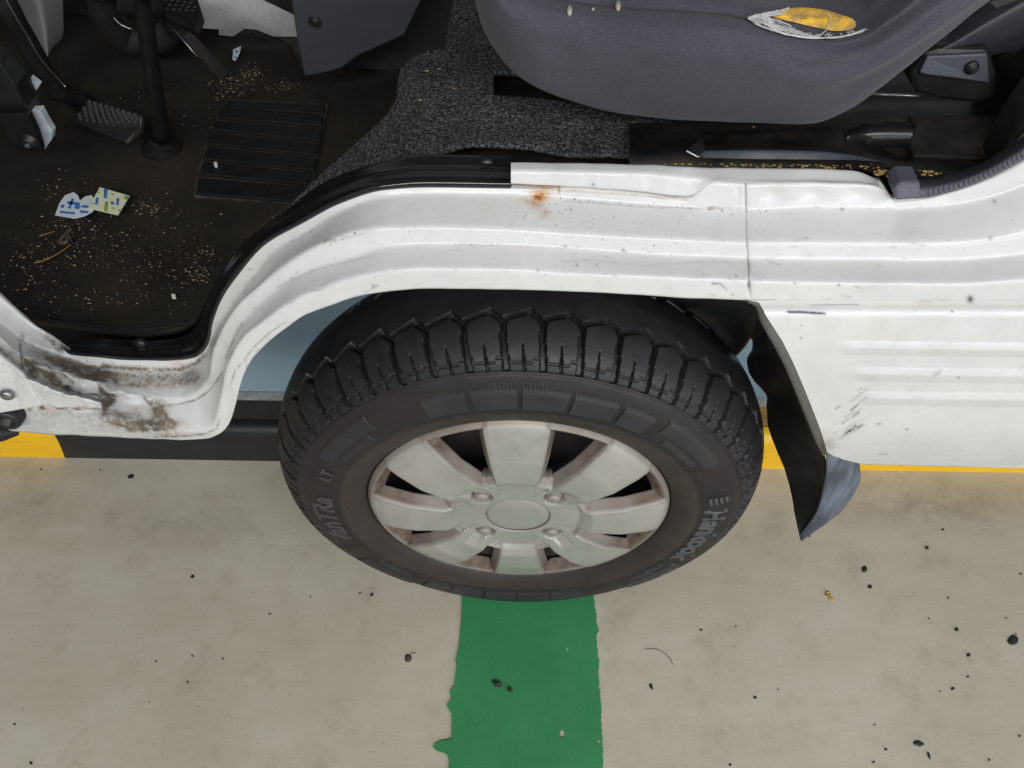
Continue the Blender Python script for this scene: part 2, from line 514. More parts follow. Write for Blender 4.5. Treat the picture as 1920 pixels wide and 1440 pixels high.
def mat_mat():
    m, nt, p = new_mat('black_mat')
    v = tex_coord(nt)
    c = ramp(nt, noise_tex(nt, v, 7, 6, .6), [(.35, (.013, .0115, .0095)), (.7, (.036, .030, .022))])
    w = ramp(nt, noise_tex(nt, v, 600, 2), [(.4, (.7, .7, .7)), (.65, (1.25, 1.25, 1.25))])
    c = mix(nt, 1.0, c, w, 'MULTIPLY')
    sand = ramp(nt, noise_tex(nt, v, 5, 4), [(.5, 0.0), (.75, 1.0)])
    sp = math_n(nt, 'MULTIPLY', ramp(nt, noise_tex(nt, v, 380, 2, .5), [(.66, 0.0), (.72, .8)]), sand)
    c = mix(nt, sp, c, (.16, .125, .07))
    nt.links.new(c, p.inputs['Base Color'])
    p.inputs['Roughness'].default_value = .85; p.inputs['Specular IOR Level'].default_value = .25
    nt.links.new(bump(nt, noise_tex(nt, v, 420, 3), .5, .001), p.inputs['Normal'])
    return m
M['mat'] = mat_mat()

def seat_mat():
    m, nt, p = new_mat('seat_fabric')
    v = tex_coord(nt)
    c = ramp(nt, noise_tex(nt, v, 9, 4), [(.3, (.046, .047, .060)), (.7, (.066, .068, .086))])
    w = ramp(nt, noise_tex(nt, v, 750, 2), [(.35, (.80, .80, .80)), (.65, (1.16, 1.16, 1.16))])
    c = mix(nt, 1.0, c, w, 'MULTIPLY')
    st = ramp(nt, noise_tex(nt, v, 30, 6), [(.68, 0.0), (.78, .3)])
    c = mix(nt, st, c, (.13, .12, .10))
    nt.links.new(c, p.inputs['Base Color'])
    p.inputs['Roughness'].default_value = .85; p.inputs['Specular IOR Level'].default_value = .3
    p.inputs['Sheen Weight'].default_value = .12; p.inputs['Sheen Roughness'].default_value = .5
    b1 = bump(nt, noise_tex(nt, v, 14, 3), .25, .01)
    nt.links.new(bump(nt, noise_tex(nt, v, 1300, 2), .25, .0006, b1), p.inputs['Normal'])
    return m
M['seat'] = seat_mat()

# ================================================================== SETTING
# floor
def build_floor():
    xs = np.r_[-5, -2.5, np.linspace(-1.3, 1.3, 131), 2.5, 5]
    ys = np.r_[-5, -2.5, -1.2, np.linspace(-.6, .6, 61), 1.2, 2.5, 5]
    X, Y = np.meshgrid(xs, ys, indexing='ij')
    o = put('floor', np.stack([X, Y, 0 * X], -1), grid_faces(len(xs), len(ys)), M['floor'], None, False, loc=(0, 0, 0))
    st = np.zeros(X.shape)
    for (px, py, rx, ry, a) in ((60, 950, .07, .04, .5), (340, 985, .10, .035, .45), (370, 975, .03, .02, .3), (1740, 945, .16, .035, .75), (1850, 975, .05, .03, .4),
                                (1450, 985, .02, .015, .6), (1450, 900, .15, .02, .3), (650, 1000, .12, .07, .35), (1660, 905, .10, .015, .35), (120, 885, .15, .015, .3)):
        q = S(px, py, z=0)
        st = np.maximum(st, a * np.exp(-((X - q[0]) / rx) ** 2 - ((Y - q[1]) / ry) ** 2))
    attr(o, 'stain', np.repeat(st.reshape(-1, 1), 4, 1))
    tag(o, kind='structure')
build_floor()

# green painted stripe with ragged edges, two drips and a flaked spot
def build_stripe():
    L = [(866, 1118), (866, 1140), (864, 1165), (862, 1190), (859, 1215), (855, 1234), (853, 1238), (855, 1243), (856, 1250), (853, 1270), (852, 1284), (848, 1289),
         (843, 1297), (846, 1308), (842, 1316), (838, 1322), (841, 1330), (846, 1336), (847, 1350), (846, 1384), (838, 1387), (824, 1389), (814, 1395), (813, 1402),
         (818, 1407), (832, 1411), (839, 1415), (842, 1425), (841, 1440), (838, 1475)]
    Rr = [(1114, 1118), (1116, 1140), (1118, 1156), (1119, 1172), (1123, 1182), (1118, 1190), (1119, 1205), (1121, 1225), (1124, 1240), (1122, 1262), (1124, 1290), (1126, 1310),
          (1128, 1325), (1127, 1350), (1130, 1390), (1131, 1440), (1133, 1475)]
    rnd = random.Random(3)
    def rough(P, amp):
        out = []
        for a, b in zip(P[:-1], P[1:]):
            n = max(1, int(math.hypot(b[0] - a[0], b[1] - a[1]) / 4))
            for k in range(n):
                t = k / n
                out.append((a[0] + (b[0] - a[0]) * t + rnd.uniform(-amp, amp), a[1] + (b[1] - a[1]) * t))
        return out + [P[-1]]
    L3 = [S(x, y, z=.0025) for x, y in rough(L, .5)]
    R3 = [S(x, y, z=.0025) for x, y in rough(Rr, 1.1)]
    lx, rx = L3[0][0], R3[0][0]
    outer = [np.array([lx, .22, .0025])] + L3 + R3[::-1] + [np.array([rx, .22, .0025])]
    # towards the viewer the stripe runs on across the bay
    k = 1 + len(L3)
    outer = outer[:k] + [np.array([L3[-1][0], -1.6, .0025]), np.array([R3[-1][0], -1.6, .0025])] + outer[k:]
    hole = [S(1055 + 5.5 * math.cos(a) * (1 if math.cos(a) < 0 else .75), 1376 + 7.5 * math.sin(a), z=.0025) for a in np.linspace(0, 2 * math.pi, 14, endpoint=False)]
    tri = geometry.tessellate_polygon([[Vector(p) for p in outer], [Vector(p) for p in hole]])
    V = outer + hole
    F = []
    for a, b, c in tri:
        n = np.cross(np.array(V[b]) - V[a], np.array(V[c]) - V[a])
        F.append((a, b, c) if n[2] > 0 else (a, c, b))
    o = put('painted_stripe', V, F, M['green'], None, False)
    solid(o, .0022)
    tag(o, kind='structure')
build_stripe()

# raised slab behind the kerb, pale blue floor paint with a bare lip
KT = .082
slab_v, slab_f = slab_geo([(-2.2, .300, KT - .006), (2.2, .300, KT - .006), (2.2, 2.6, KT - .006), (-2.2, 2.6, KT - .006)], (0, 0, -.07))
tag(fix_normals(put('raised_slab', slab_v, slab_f, M['slab_blue'], None, False)), kind='structure')

# kerb: rounded front edge, painted in yellow and black bands
def build_kerb():
    root = tag(empty('kerb', (0, .23, 0)), 'low rounded kerb painted in yellow and black bands beneath the van', 'kerb')
    prof = [(.2243, 0.0), (.2245, .02), (.2255, .045)] + [(.2255 + .022 * (1 - math.cos(a)), .058 + .022 * math.sin(a)) for a in np.linspace(.1, math.pi / 2, 7)]
    top = [(.2485, .0802), (.262, .081), (.278, .0815), (.284, KT)]
    bands = [(-2.0, -.742, 'y'), (-.742, .06, 'k'), (.06, .95, 'y'), (.95, 1.6, 'k'), (1.6, 2.2, 'y')]
    for a, b, k in bands:
        for nm, P, mt in (('yellow_band' if k == 'y' else 'black_band', prof, 'kerb_yellow' if k == 'y' else 'kerb_black'),
                          ('kerb_top', top, 'kerb_top_yellow' if k == 'y' else 'kerb_top_dirt')):
            n = 24
            V = []
            for i in range(n + 1):
                for (y, z) in P:
                    w = .014 * math.sin(min(1, z / .08) * 1.57) if nm != 'kerb_top' else .014
                    e0 = w if a > -1.9 else 0; e1 = w if b < 2.1 else 0
                    x = (a + e0) + ((b + e1) - (a + e0)) * i / n
                    V.append((x, y, z))
            put(nm, V, grid_faces(n + 1, len(P)), M[mt], root)
    V, F = slab_geo([(-2.2, .284, KT), (2.2, .284, KT), (2.2, .300, KT), (-2.2, .300, KT)], (0, 0, -.06))
    fix_normals(put('bare_lip', V, F, M['slab_edge'], root, False))
build_kerb()

# ================================================================== VAN
van = tag(empty('van', (0, 0, 0)), 'worn white van with its cab door open, grey seat above the front wheel', 'van')
YR = {'R0': -.022, 'R1': -.021, 'R2': .001, 'R3': .004, 'R4': .034, 'T': .037}
# measured stations along the door sill, from the front corner round the wheel arch to the rear
ST = {
 'T':  [(-60, 500), (0, 558), (50, 601), (108, 640), (121, 659), (190, 671), (267, 676), (335, 675), (365, 670), (382, 657), (390, 643), (394, 628), (396, 612), (399, 600), (405, 582), (421, 549), (448, 512), (495, 459), (563, 420), (640, 380), (720, 356), (800, 351), (957, 353), (1060, 354), (1200, 364), (1290, 373), (1322, 350), (1345, 343), (1398, 347), (1530, 346), (1655, 350), (1680, 379), (1727, 375), (1785, 362), (1850, 340), (1960, 283)],
 'R4': [(-60, 570), (0, 606), (46, 638), (105, 662), (118, 668), (190, 686), (267, 692), (333, 692), (367, 682), (383, 668), (391, 655), (396, 640), (402, 628), (409, 612), (425, 589), (450, 553), (480, 515), (515, 472), (575, 436), (645, 394), (722, 370), (800, 365), (957, 367), (1060, 372), (1200, 383), (1290, 390), (1325, 391), (1350, 392), (1398, 393), (1530, 388), (1655, 389), (1685, 394), (1732, 391), (1790, 384), (1855, 368), (1960, 325)],
 'R3': [(-60, 588), (0, 630), (40, 665), (100, 692), (118, 699), (186, 724), (270, 744), (335, 746), (360, 738), (380, 722), (391, 708), (395, 683), (398, 662), (405, 642), (420, 609), (445, 572), (482, 539), (530, 500), (590, 463), (660, 437), (730, 428), (800, 427), (957, 431), (1060, 438), (1200, 446), (1290, 450), (1325, 452), (1350, 453), (1398, 455), (1530, 455), (1655, 456), (1685, 456), (1732, 456), (1790, 455), (1860, 449), (1965, 430)],
 'R2': [(-60, 612), (0, 652), (40, 682), (95, 712), (114, 719), (190, 745), (270, 758), (335, 757), (368, 748), (392, 731), (407, 713), (417, 697), (424, 671), (434, 648), (448, 617), (470, 590), (505, 556), (550, 523), (605, 497), (668, 478), (735, 460), (800, 457), (957, 459), (1060, 465), (1200, 475), (1290, 480), (1325, 481), (1350, 482), (1398, 484), (1530, 486), (1655, 487), (1690, 488), (1735, 488), (1795, 487), (1860, 482), (1965, 468)],
 'R1': [(-60, 775), (0, 778), (45, 780), (105, 783), (122, 784), (190, 786), (267, 797), (335, 806), (375, 806), (397, 797), (407, 770), (413, 742), (421, 700), (434, 665), (460, 628), (495, 602), (530, 577), (570, 555), (620, 535), (680, 518), (740, 508), (800, 505), (957, 507), (1060, 514), (1200, 519), (1290, 523), (1325, 524), (1350, 525), (1398, 527), (1530, 531), (1655, 532), (1690, 532), (1735, 533), (1795, 533), (1860, 530), (1965, 523)],
 'R0': [(-60, 803), (0, 806), (40, 810), (100, 815), (120, 816), (190, 819), (267, 822), (340, 824), (385, 822), (412, 812), (430, 793), (440, 762), (450, 722), (465, 685), (497, 647), (536, 615), (572, 591), (615, 574), (655, 560), (700, 550), (750, 544), (800, 541), (957, 543), (1060, 546), (1200, 553), (1290, 559), (1325, 560), (1350, 561), (1404, 563), (1530, 563), (1655, 563), (1695, 563), (1740, 563), (1795, 563), (1865, 563), (1970, 562)],
}

def gauss(X, Y, cx, cy, rx, ry, ang=0.0):
    c, s = math.cos(ang), math.sin(ang)
    u = (X - cx) * c + (Y - cy) * s; v = -(X - cx) * s + (Y - cy) * c
    return np.exp(-(u / rx) ** 2 - (v / ry) ** 2)

def stroke(X, Y, pts, w):
    d = np.full(X.shape, 1e9)
    for (x0, y0), (x1, y1) in zip(pts[:-1], pts[1:]):
        L = (x1 - x0) ** 2 + (y1 - y0) ** 2
        t = np.clip(((X - x0) * (x1 - x0) + (Y - y0) * (y1 - y0)) / L, 0, 1)
        d = np.minimum(d, np.hypot(X - x0 - t * (x1 - x0), Y - y0 - t * (y1 - y0)))
    return np.exp(-(d / w) ** 2)

def wear_shade(X, Y):
    """grime, speckle, rust, scrapes and painted crease shade of the bodywork where the van carries them"""
    g = np.zeros(X.shape); k = np.full(X.shape, .03); r = np.zeros(X.shape); a = np.zeros(X.shape)
    g += .95 * stroke(X, Y, [(192, 686), (267, 692), (333, 692), (367, 681), (384, 664)], 4.0)
    g += .55 * gauss(X, Y, 130, 688, 75, 14, .36) + .6 * gauss(X, Y, 178, 700, 35, 13, .3) + .45 * gauss(X, Y, 205, 702, 40, 7)
    g += .35 * gauss(X, Y, 300, 715, 95, 16) + .30 * gauss(X, Y, 365, 705, 18, 22)
    g += .5 * gauss(X, Y, 95, 632, 25, 12, .6) + .3 * gauss(X, Y, 70, 650, 25, 12, .4)
    g += .75 * gauss(X, Y, 202, 752, 16, 11, .5) + .35 * gauss(X, Y, 210, 785, 40, 14) + .25 * gauss(X, Y, 120, 775, 60, 9) + .3 * gauss(X, Y, 100, 730, 50, 20, .4)
    g += .7 * gauss(X, Y, 290, 797, 55, 12) + .6 * gauss(X, Y, 300, 770, 20, 24, -.7) + .45 * gauss(X, Y, 330, 815, 70, 6)
    g += .55 * stroke(X, Y, [(430, 725), (440, 697), (473, 653), (505, 625), (542, 600)], 1.3)
    g += .6 * stroke(X, Y, [(412, 784), (407, 803), (382, 813), (340, 818), (290, 819)], 1.5)
    g += .7 * stroke(X, Y, [(417, 698), (407, 714), (390, 734), (368, 749), (335, 758), (298, 760)], 1.6)
    g += .5 * stroke(X, Y, [(456, 605), (443, 625), (433, 650), (423, 672)], 1.6) + .45 * stroke(X, Y, [(522, 538), (583, 508)], 2) + .3 * stroke(X, Y, [(583, 508), (617, 500), (700, 480)], 1.6)
    g += .35 * stroke(X, Y, [(610, 450), (640, 446), (700, 432)], 2)
    g += .6 * stroke(X, Y, [(38, 645), (40, 693), (55, 723), (80, 760)], 2.2) + .9 * stroke(X, Y, [(0, 776), (80, 764), (190, 766)], 1.6) + .5 * gauss(X, Y, 42, 632, 5, 7)
    g += .55 * stroke(X, Y, [(42, 672), (70, 692), (100, 708)], 5) + .7 * stroke(X, Y, [(95, 715), (140, 733), (187, 746)], 2.5) + .6 * stroke(X, Y, [(120, 733), (150, 741), (188, 749)], 1.8)
    g += .4 * gauss(X, Y, 20, 690, 40, 10, .8) + .3 * stroke(X, Y, [(200, 725), (270, 743), (281, 760)], 2)
    g += .65 * stroke(X, Y, [(1398, 347), (1400, 455), (1404, 500), (1404, 545)], 1.2) + .35 * gauss(X, Y, 1404, 500, 6, 12)
    g += .35 * stroke(X, Y, [(1060, 376), (1200, 387), (1390, 393)], 2.5) + .4 * stroke(X, Y, [(960, 352), (1200, 366), (1290, 375)], 1.5)
    g += .28 * stroke(X, Y, [(860, 459), (960, 461), (1060, 466)], 2) + .16 * stroke(X, Y, [(1050, 490), (1120, 489), (1200, 498), (1300, 492), (1396, 492)], 2.5)
    g += .14 * gauss(X, Y, 435, 770, 8, 40)
    g += .15 * np.clip((420 - X) / 200, 0, 1) * np.clip((Y - 600) / 60, 0, 1) + .10 * np.clip((120 - X) / 120, 0, 1) + .16 * np.clip((300 - X) / 100, 0, 1) * np.clip((Y - 750) / 25, 0, 1)
    g += .7 * stroke(X, Y, [(60, 676), (85, 686), (112, 700), (138, 716)], 2.2) + .75 * stroke(X, Y, [(84, 704), (120, 722), (160, 735), (187, 742)], 2.0) + .5 * stroke(X, Y, [(0, 652), (20, 668), (40, 690)], 3) + .5 * stroke(X, Y, [(0, 668), (38, 697)], 2)  # dark strokes paint the shade of creases in the crumpled front corner
    def blotch(poly, val, soft=3):
        nz = snoise(np.c_[X, Y], 1 / 14, 1.7, 3) * 5
        acc = np.zeros(X.shape)
        for dx in (-soft, 0, soft):
            for dy in (-soft, 0, soft):
                acc += inside(poly, X + dx + nz, Y + dy + nz * .6)
        return val * acc / 9
    g += blotch([(270, 744), (284, 748), (303, 762), (320, 786), (336, 796), (330, 804), (240, 808), (236, 794), (280, 789), (290, 778), (284, 764)], .78)
    g += blotch([(184, 724), (200, 735), (222, 749), (206, 758), (194, 774), (189, 750)], .95, 2)
    g += blotch([(70, 655), (100, 668), (150, 682), (190, 690), (215, 702), (205, 714), (182, 718), (140, 702), (95, 680)], .50)
    g += blotch([(105, 640), (122, 650), (118, 664), (100, 652), (86, 630)], .5, 2) + blotch([(205, 700), (260, 704), (330, 698), (372, 690), (376, 712), (340, 724), (270, 730), (215, 722)], .30)
    g += blotch([(42, 676), (62, 678), (76, 694), (72, 708), (56, 706), (44, 690)], .55, 2) + blotch([(76, 696), (100, 700), (118, 716), (96, 712)], .6, 2)
    g += blotch([(210, 786), (236, 788), (250, 798), (222, 802), (206, 794)], .45, 2) + blotch([(190, 766), (240, 770), (300, 792), (240, 790), (195, 786)], .28)
    rs = random.Random(21)
    keys = ['R0', 'R1', 'R2', 'R3', 'R4']
    for i in range(110):
        a_ = rs.choice(keys); k_ = rs.randrange(12, 33); f_ = rs.random()
        (x0, y0), (x1, y1) = ST[a_][k_], ST[a_][k_ + 1]
        x = x0 + (x1 - x0) * f_; y = y0 + (y1 - y0) * f_ + (rs.gauss(-4, 3) if a_ == 'R0' else rs.gauss(0, 5))
        L = rs.choice([3, 5, 8, 14, 26]); n_ = math.hypot(x1 - x0, y1 - y0) + 1e-6; tl = rs.gauss(0, .25)
        dx, dy = (x1 - x0) / n_, (y1 - y0) / n_
        g += rs.uniform(.10, .42) * stroke(X, Y, [(x, y), (x + L * (dx - tl * dy), y + L * (dy + tl * dx))], rs.uniform(.8, 2.2))
    # side panel: mud thrown up behind the wheel
    for i in range(26):
        rr = random.Random(i); t0 = rr.uniform(0, 1)
        x0 = 1552 + 14 * t0 + rr.uniform(0, 45); y0 = 838 - rr.uniform(0, 90) * t0 - (x0 - 1552) * .55; L = rr.uniform(6, 34)
        g += rr.uniform(.25, .75) * stroke(X, Y, [(x0, y0), (x0 + L, y0 - L * rr.uniform(.5, .85))], rr.uniform(.8, 1.7))
    g += .6 * gauss(X, Y, 1553, 835, 12, 10) + .3 * gauss(X, Y, 1757, 700, 10, 5, -.6)
    k += .28 * gauss(X, Y, 1220, 384, 190, 7, .07) + .5 * gauss(X, Y, 300, 705, 110, 22) + .4 * gauss(X, Y, 160, 680, 90, 25, .3) + .35 * gauss(X, Y, 250, 790, 90, 25) + .3 * gauss(X, Y, 660, 440, 80, 8, -.25)
    k += .15 * gauss(X, Y, 1050, 395, 40, 25) + .25 * gauss(X, Y, 1400, 395, 60, 12) + .3 * gauss(X, Y, 900, 459, 120, 4) + .2 * gauss(X, Y, 1100, 440, 300, 80)
    r += 1.2 * gauss(X, Y, 1014, 365, 16, 9) + .6 * gauss(X, Y, 1005, 380, 14, 11) + .4 * gauss(X, Y, 1022, 400, 10, 9) + .25 * gauss(X, Y, 985, 375, 22, 6)
    r += .55 * stroke(X, Y, [(963, 351), (1040, 354), (1110, 360), (1290, 375)], 1.0) + .8 * gauss(X, Y, 1048, 357, 3, 6) + .4 * gauss(X, Y, 255, 770, 4, 8) + .5 * gauss(X, Y, 92, 768, 7, 4) + .3 * gauss(X, Y, 332, 681, 12, 5)
    a += 1.2 * stroke(X, Y, [(1478, 585), (1500, 585), (1546, 588)], 2.4) * (X < 1556) + 1.0 * gauss(X, Y, 1819, 561, 6, 7) + .8 * gauss(X, Y, 1404, 535, 3, 6)
    a += .8 * stroke(X, Y, [(1334, 532), (1352, 533), (1362, 543)], 1.2) + .5 * stroke(X, Y, [(1520, 572), (1610, 571)], 1.2) + .45 * stroke(X, Y, [(1580, 555), (1596, 556)], 1.5)
    for (x, y, s) in ((1374, 553, 2), (1165, 442, 1.6), (1060, 462, 2.4), (1169, 470, 3), (1082, 497, 2), (1119, 497, 1.8), (1008, 508, 2), (1380, 518, 2), (1573, 534, 2), (1490, 531, 1.8), (1502, 634, 1.8), (1579, 393, 2.5), (1112, 346, 2.6), (983, 410, 1.8), (1070, 393, 1.6), (1857, 447, 3), (1865, 378, 3), (1785, 584, 2), (1503, 610, 1.5), (1797, 708, 2), (1700, 805, 2), (470, 505, 2), (700, 535, 2)):
        a += .8 * gauss(X, Y, x, y, s * 1.4, s)
    a += .45 * stroke(X, Y, [(1647, 852), (1664, 851)], 1.3) + .7 * gauss(X, Y, 1648, 795, 5, 2)
    return np.stack([np.clip(g, 0, 1.2), np.clip(k, 0, 1), np.clip(r, 0, 1.2), np.clip(a, 0, 1.1)], -1)

def loft3(rails, ns):
    """rails: list of (n,3) arrays; ns samples per span -> grid (n, m, 3)"""
    out = []
    for a, b, s in zip(rails[:-1], rails[1:], ns):
        for k in range(s):
            out.append(a + (b - a) * (k / s))
    out.append(rails[-1])
    return np.stack(out, 1)

def relax_across(G, it, w=.5):
    for _ in range(it):
        H = G.copy()
        H[:, 1:-1] += w * ((G[:, :-2] + G[:, 2:]) / 2 - G[:, 1:-1])
        G = H
    return G

def build_sill():
    # lower door opening, one sheet of pressed steel
    names = ['R0', 'R1', 'R2', 'R3', 'R4', 'T']
    t = chord(ST['R2'])
    n = 1100
    q = np.linspace(0, t[-1], n)
    px = [pchip(t, ST[k], q) for k in names]
    r3 = [SA(p, y=np.full(n, YR[k])) for p, k in zip(px, names)]
    ns = [10, 14, 8, 16, 7]
    G = loft3(r3, ns); PX = loft3(px, ns)
    G = relax_across(G, 3)
    # dents and ripples in the metal
    P2 = PX.reshape(-1, 2)
    X, Y = P2[:, 0], P2[:, 1]
    d = .0011 * snoise(P2, 1 / 55, 3.1) * np.clip(1.4 - X / 700, .22, 1)
    left = np.clip((330 - X) / 120, 0, 1)
    d += left * .0055 * snoise(np.c_[X * .45, Y], 1 / 16, 8.3, 2) * np.exp(-((Y - (690 + .28 * X)) / 34) ** 2)
    d -= .004 * gauss(X, Y, 281, 742, 6, 9) - .004 * gauss(X, Y, 295, 752, 10, 4, .3)
    # pressed dimples in the strip behind the seam
    for cx in (1450, 1525, 1610):
        d += .0028 * gauss(X, Y, cx, 366, 26, 11)
    d += .0016 * gauss(X, Y, 1385, 360, 9, 12)
    seam = np.exp(-((X - np.interp(Y, [340, 455, 545], [1397, 1400, 1405])) / 2.0) ** 2) * (Y < 556)
    d += .0016 * seam
    G = G + np.stack([0 * d, d, 0 * d], -1).reshape(G.shape)
    # return flanges so that the sheet has an edge and a back
    e = G[:, 0]
    rear = PX[:, 0, 0:1] > 1455
    G = np.concatenate([(e + np.where(rear, [[0, .0016, -.010]], [[0, .016, .012]]))[:, None], (e + np.where(rear, [[0, .0008, -.006]], [[0, .010, .0005]]))[:, None], (e + np.where(rear, [[0, .0002, -.003]], [[0, .004, -.0008]]))[:, None], G, (G[:, -1] + np.where(PX[:, -1, 0:1] > 957, [[0, .012, -.001]], [[0, .004, -.006]]))[:, None], (G[:, -1] + np.where(PX[:, -1, 0:1] > 957, [[0, .02, -.02]], [[0, .008, -.02]]))[:, None]], 1)
    PXe = np.concatenate([PX[:, :1]] * 3 + [PX] + [PX[:, -1:]] * 2, 1)
    m = G.shape[1]
    o = put('door_sill', G, grid_faces(n, m)[:, ::-1], M['paint'], van)
    attr(o, 'wear_shade', wear_shade(PXe[..., 0].ravel(), PXe[..., 1].ravel()))
    o['label'] = 'white painted door sill curving over the wheel arch, grimy and dented at the front'
    return o
sill = build_sill()

# upper flange of the sill, overlapping the lower one at a rusty seam
def build_flange():
    F0 = [(958, 347), (1060, 352), (1200, 362), (1283, 371), (1300, 368), (1322, 350), (1345, 340), (1398, 343), (1530, 343), (1610, 345), (1648, 350), (1664, 357)]
    F1 = [(958, 319), (1060, 321), (1200, 325), (1270, 331), (1290, 334), (1315, 333), (1345, 332), (1398, 334), (1530, 337), (1608, 339), (1642, 345), (1662, 355)]
    F2 = [(958, 300), (1060, 302), (1200, 305), (1283, 308), (1300, 309), (1322, 310), (1345, 310), (1398, 311), (1530, 312), (1600, 316), (1634, 328), (1656, 350)]
    t = chord(F0); q = np.linspace(0, t[-1], 420)
    a, b, c = (pchip(t, F, q) for F in (F0, F1, F2))
    n = len(q)
    A = SA(a, y=np.full(n, .0325)); B = SA(b, y=np.full(n, .0375)); Cc = SA(c, y=np.full(n, .050))
    G = relax_across(loft3([A + [0, .006, -.002], A, B, Cc, Cc + [0, .003, -.012]], [2, 10, 8, 3]), 3)
    PX = loft3([a, a, b, c, c], [2, 10, 8, 3])
    P2 = PX.reshape(-1, 2)
    G[..., 1] += .0006 * snoise(P2, 1 / 40, 5).reshape(G.shape[:2])
    o = put('sill_flange', G, grid_faces(n, G.shape[1])[:, ::-1], M['paint'], van)
    attr(o, 'wear_shade', wear_shade(P2[:, 0], P2[:, 1]) * [.8, 1.1, 1, 1])
    # cut end standing over the black strip
    E3 = [S(958, 347, y=.0325), S(958, 319, y=.0375), S(958, 300, y=.050), S(958, 300, y=.050) + [0, .003, -.012]]
build_flange()

# side panel behind the wheel with three pressed ribs
def build_side_panel():
    E = [(1404, 563), (1423, 568), (1437, 593), (1467, 640), (1487, 680), (1507, 727), (1527, 777), (1543, 820), (1551, 850), (1575, 861), (1612, 869)]
    Ey = [563, 567, 593, 640, 680, 727, 777, 820, 850, 861, 869]
    nv, nu = 190, 230
    v = np.linspace(0, 1, nv)
    PX = np.zeros((nu, nv, 2)); D = np.zeros((nu, nv))
    ys = 563 + (871 - 563) * v
    xl = np.interp(ys, Ey, [e[0] for e in E])
    u = np.linspace(0, 1, nu) ** 1.25
    for j in range(nv):
        xs = xl[j] + (1990 - xl[j]) * u
        PX[:, j, 0] = xs
        PX[:, j, 1] = ys[j] + (xs - 1612) / 300 * 7 * max(0, (ys[j] - 600) / 271)
    X, Y = PX[..., 0], PX[..., 1]
    yb = -.0222 - .005 * np.sin(np.clip((Y - 563) / 310, 0, 1) * math.pi) + .014 * np.clip((Y - 800) / 75, 0, 1) ** 2
    yb = yb + .0022 * np.exp(-((Y - 582) / 8) ** 2)
    for y0, xs in ((641, 1575), (690, 1600), (735, 1618)):
        c = y0 + 11 + (X - 1573) * .014
        end = 1 / (1 + np.exp(-(X - xs - 6) / 7))
        prof = np.clip(1 - np.abs(Y - c) / 13.5, 0, 1)
        yb = yb - .0021 * end * prof ** .8
    yb = yb + .0006 * snoise(PX.reshape(-1, 2), 1 / 70, 11).reshape(X.shape)
    G = SA(PX, y=yb)
    bot = G[:, -1]
    G = np.concatenate([G, (bot + [0, .006, -.002])[:, None], (bot + [0, .03, .004])[:, None]], 1)
    PXe = np.concatenate([PX, PX[:, -1:], PX[:, -1:]], 1)
    o = put('side_panel', G, grid_faces(nu, nv + 2), M['paint'], van)
    attr(o, 'wear_shade', wear_shade(PXe[..., 0].ravel(), PXe[..., 1].ravel()))
    # turned-in arch edge
    e = smooth_line(E[:9], 80)
    i = smooth_line([(1402, 566), (1420, 575), (1428, 600), (1452, 645), (1473, 685), (1494, 735), (1514, 785), (1529, 825), (1543, 856)], 80)
    A = SA(e, y=np.full(80, -.0218)); B = SA(i, y=np.full(80, -.006)); C2 = SA(i + [-3, 0], y=np.full(80, .012))
    G = relax_across(loft3([A, B, C2], [8, 5]), 4)
    P2 = loft3([e, i, i], [8, 5]).reshape(-1, 2)
    o = put('arch_edge', G, grid_faces(80, G.shape[1])[:, ::-1], M['paint'], van)
    w = wear_shade(P2[:, 0], P2[:, 1]); w[:, 0] += .16 + .5 * np.clip((P2[:, 1] - 740) / 120, 0, 1); w[:, 1] += .25
    attr(o, 'wear_shade', w)
build_side_panel()

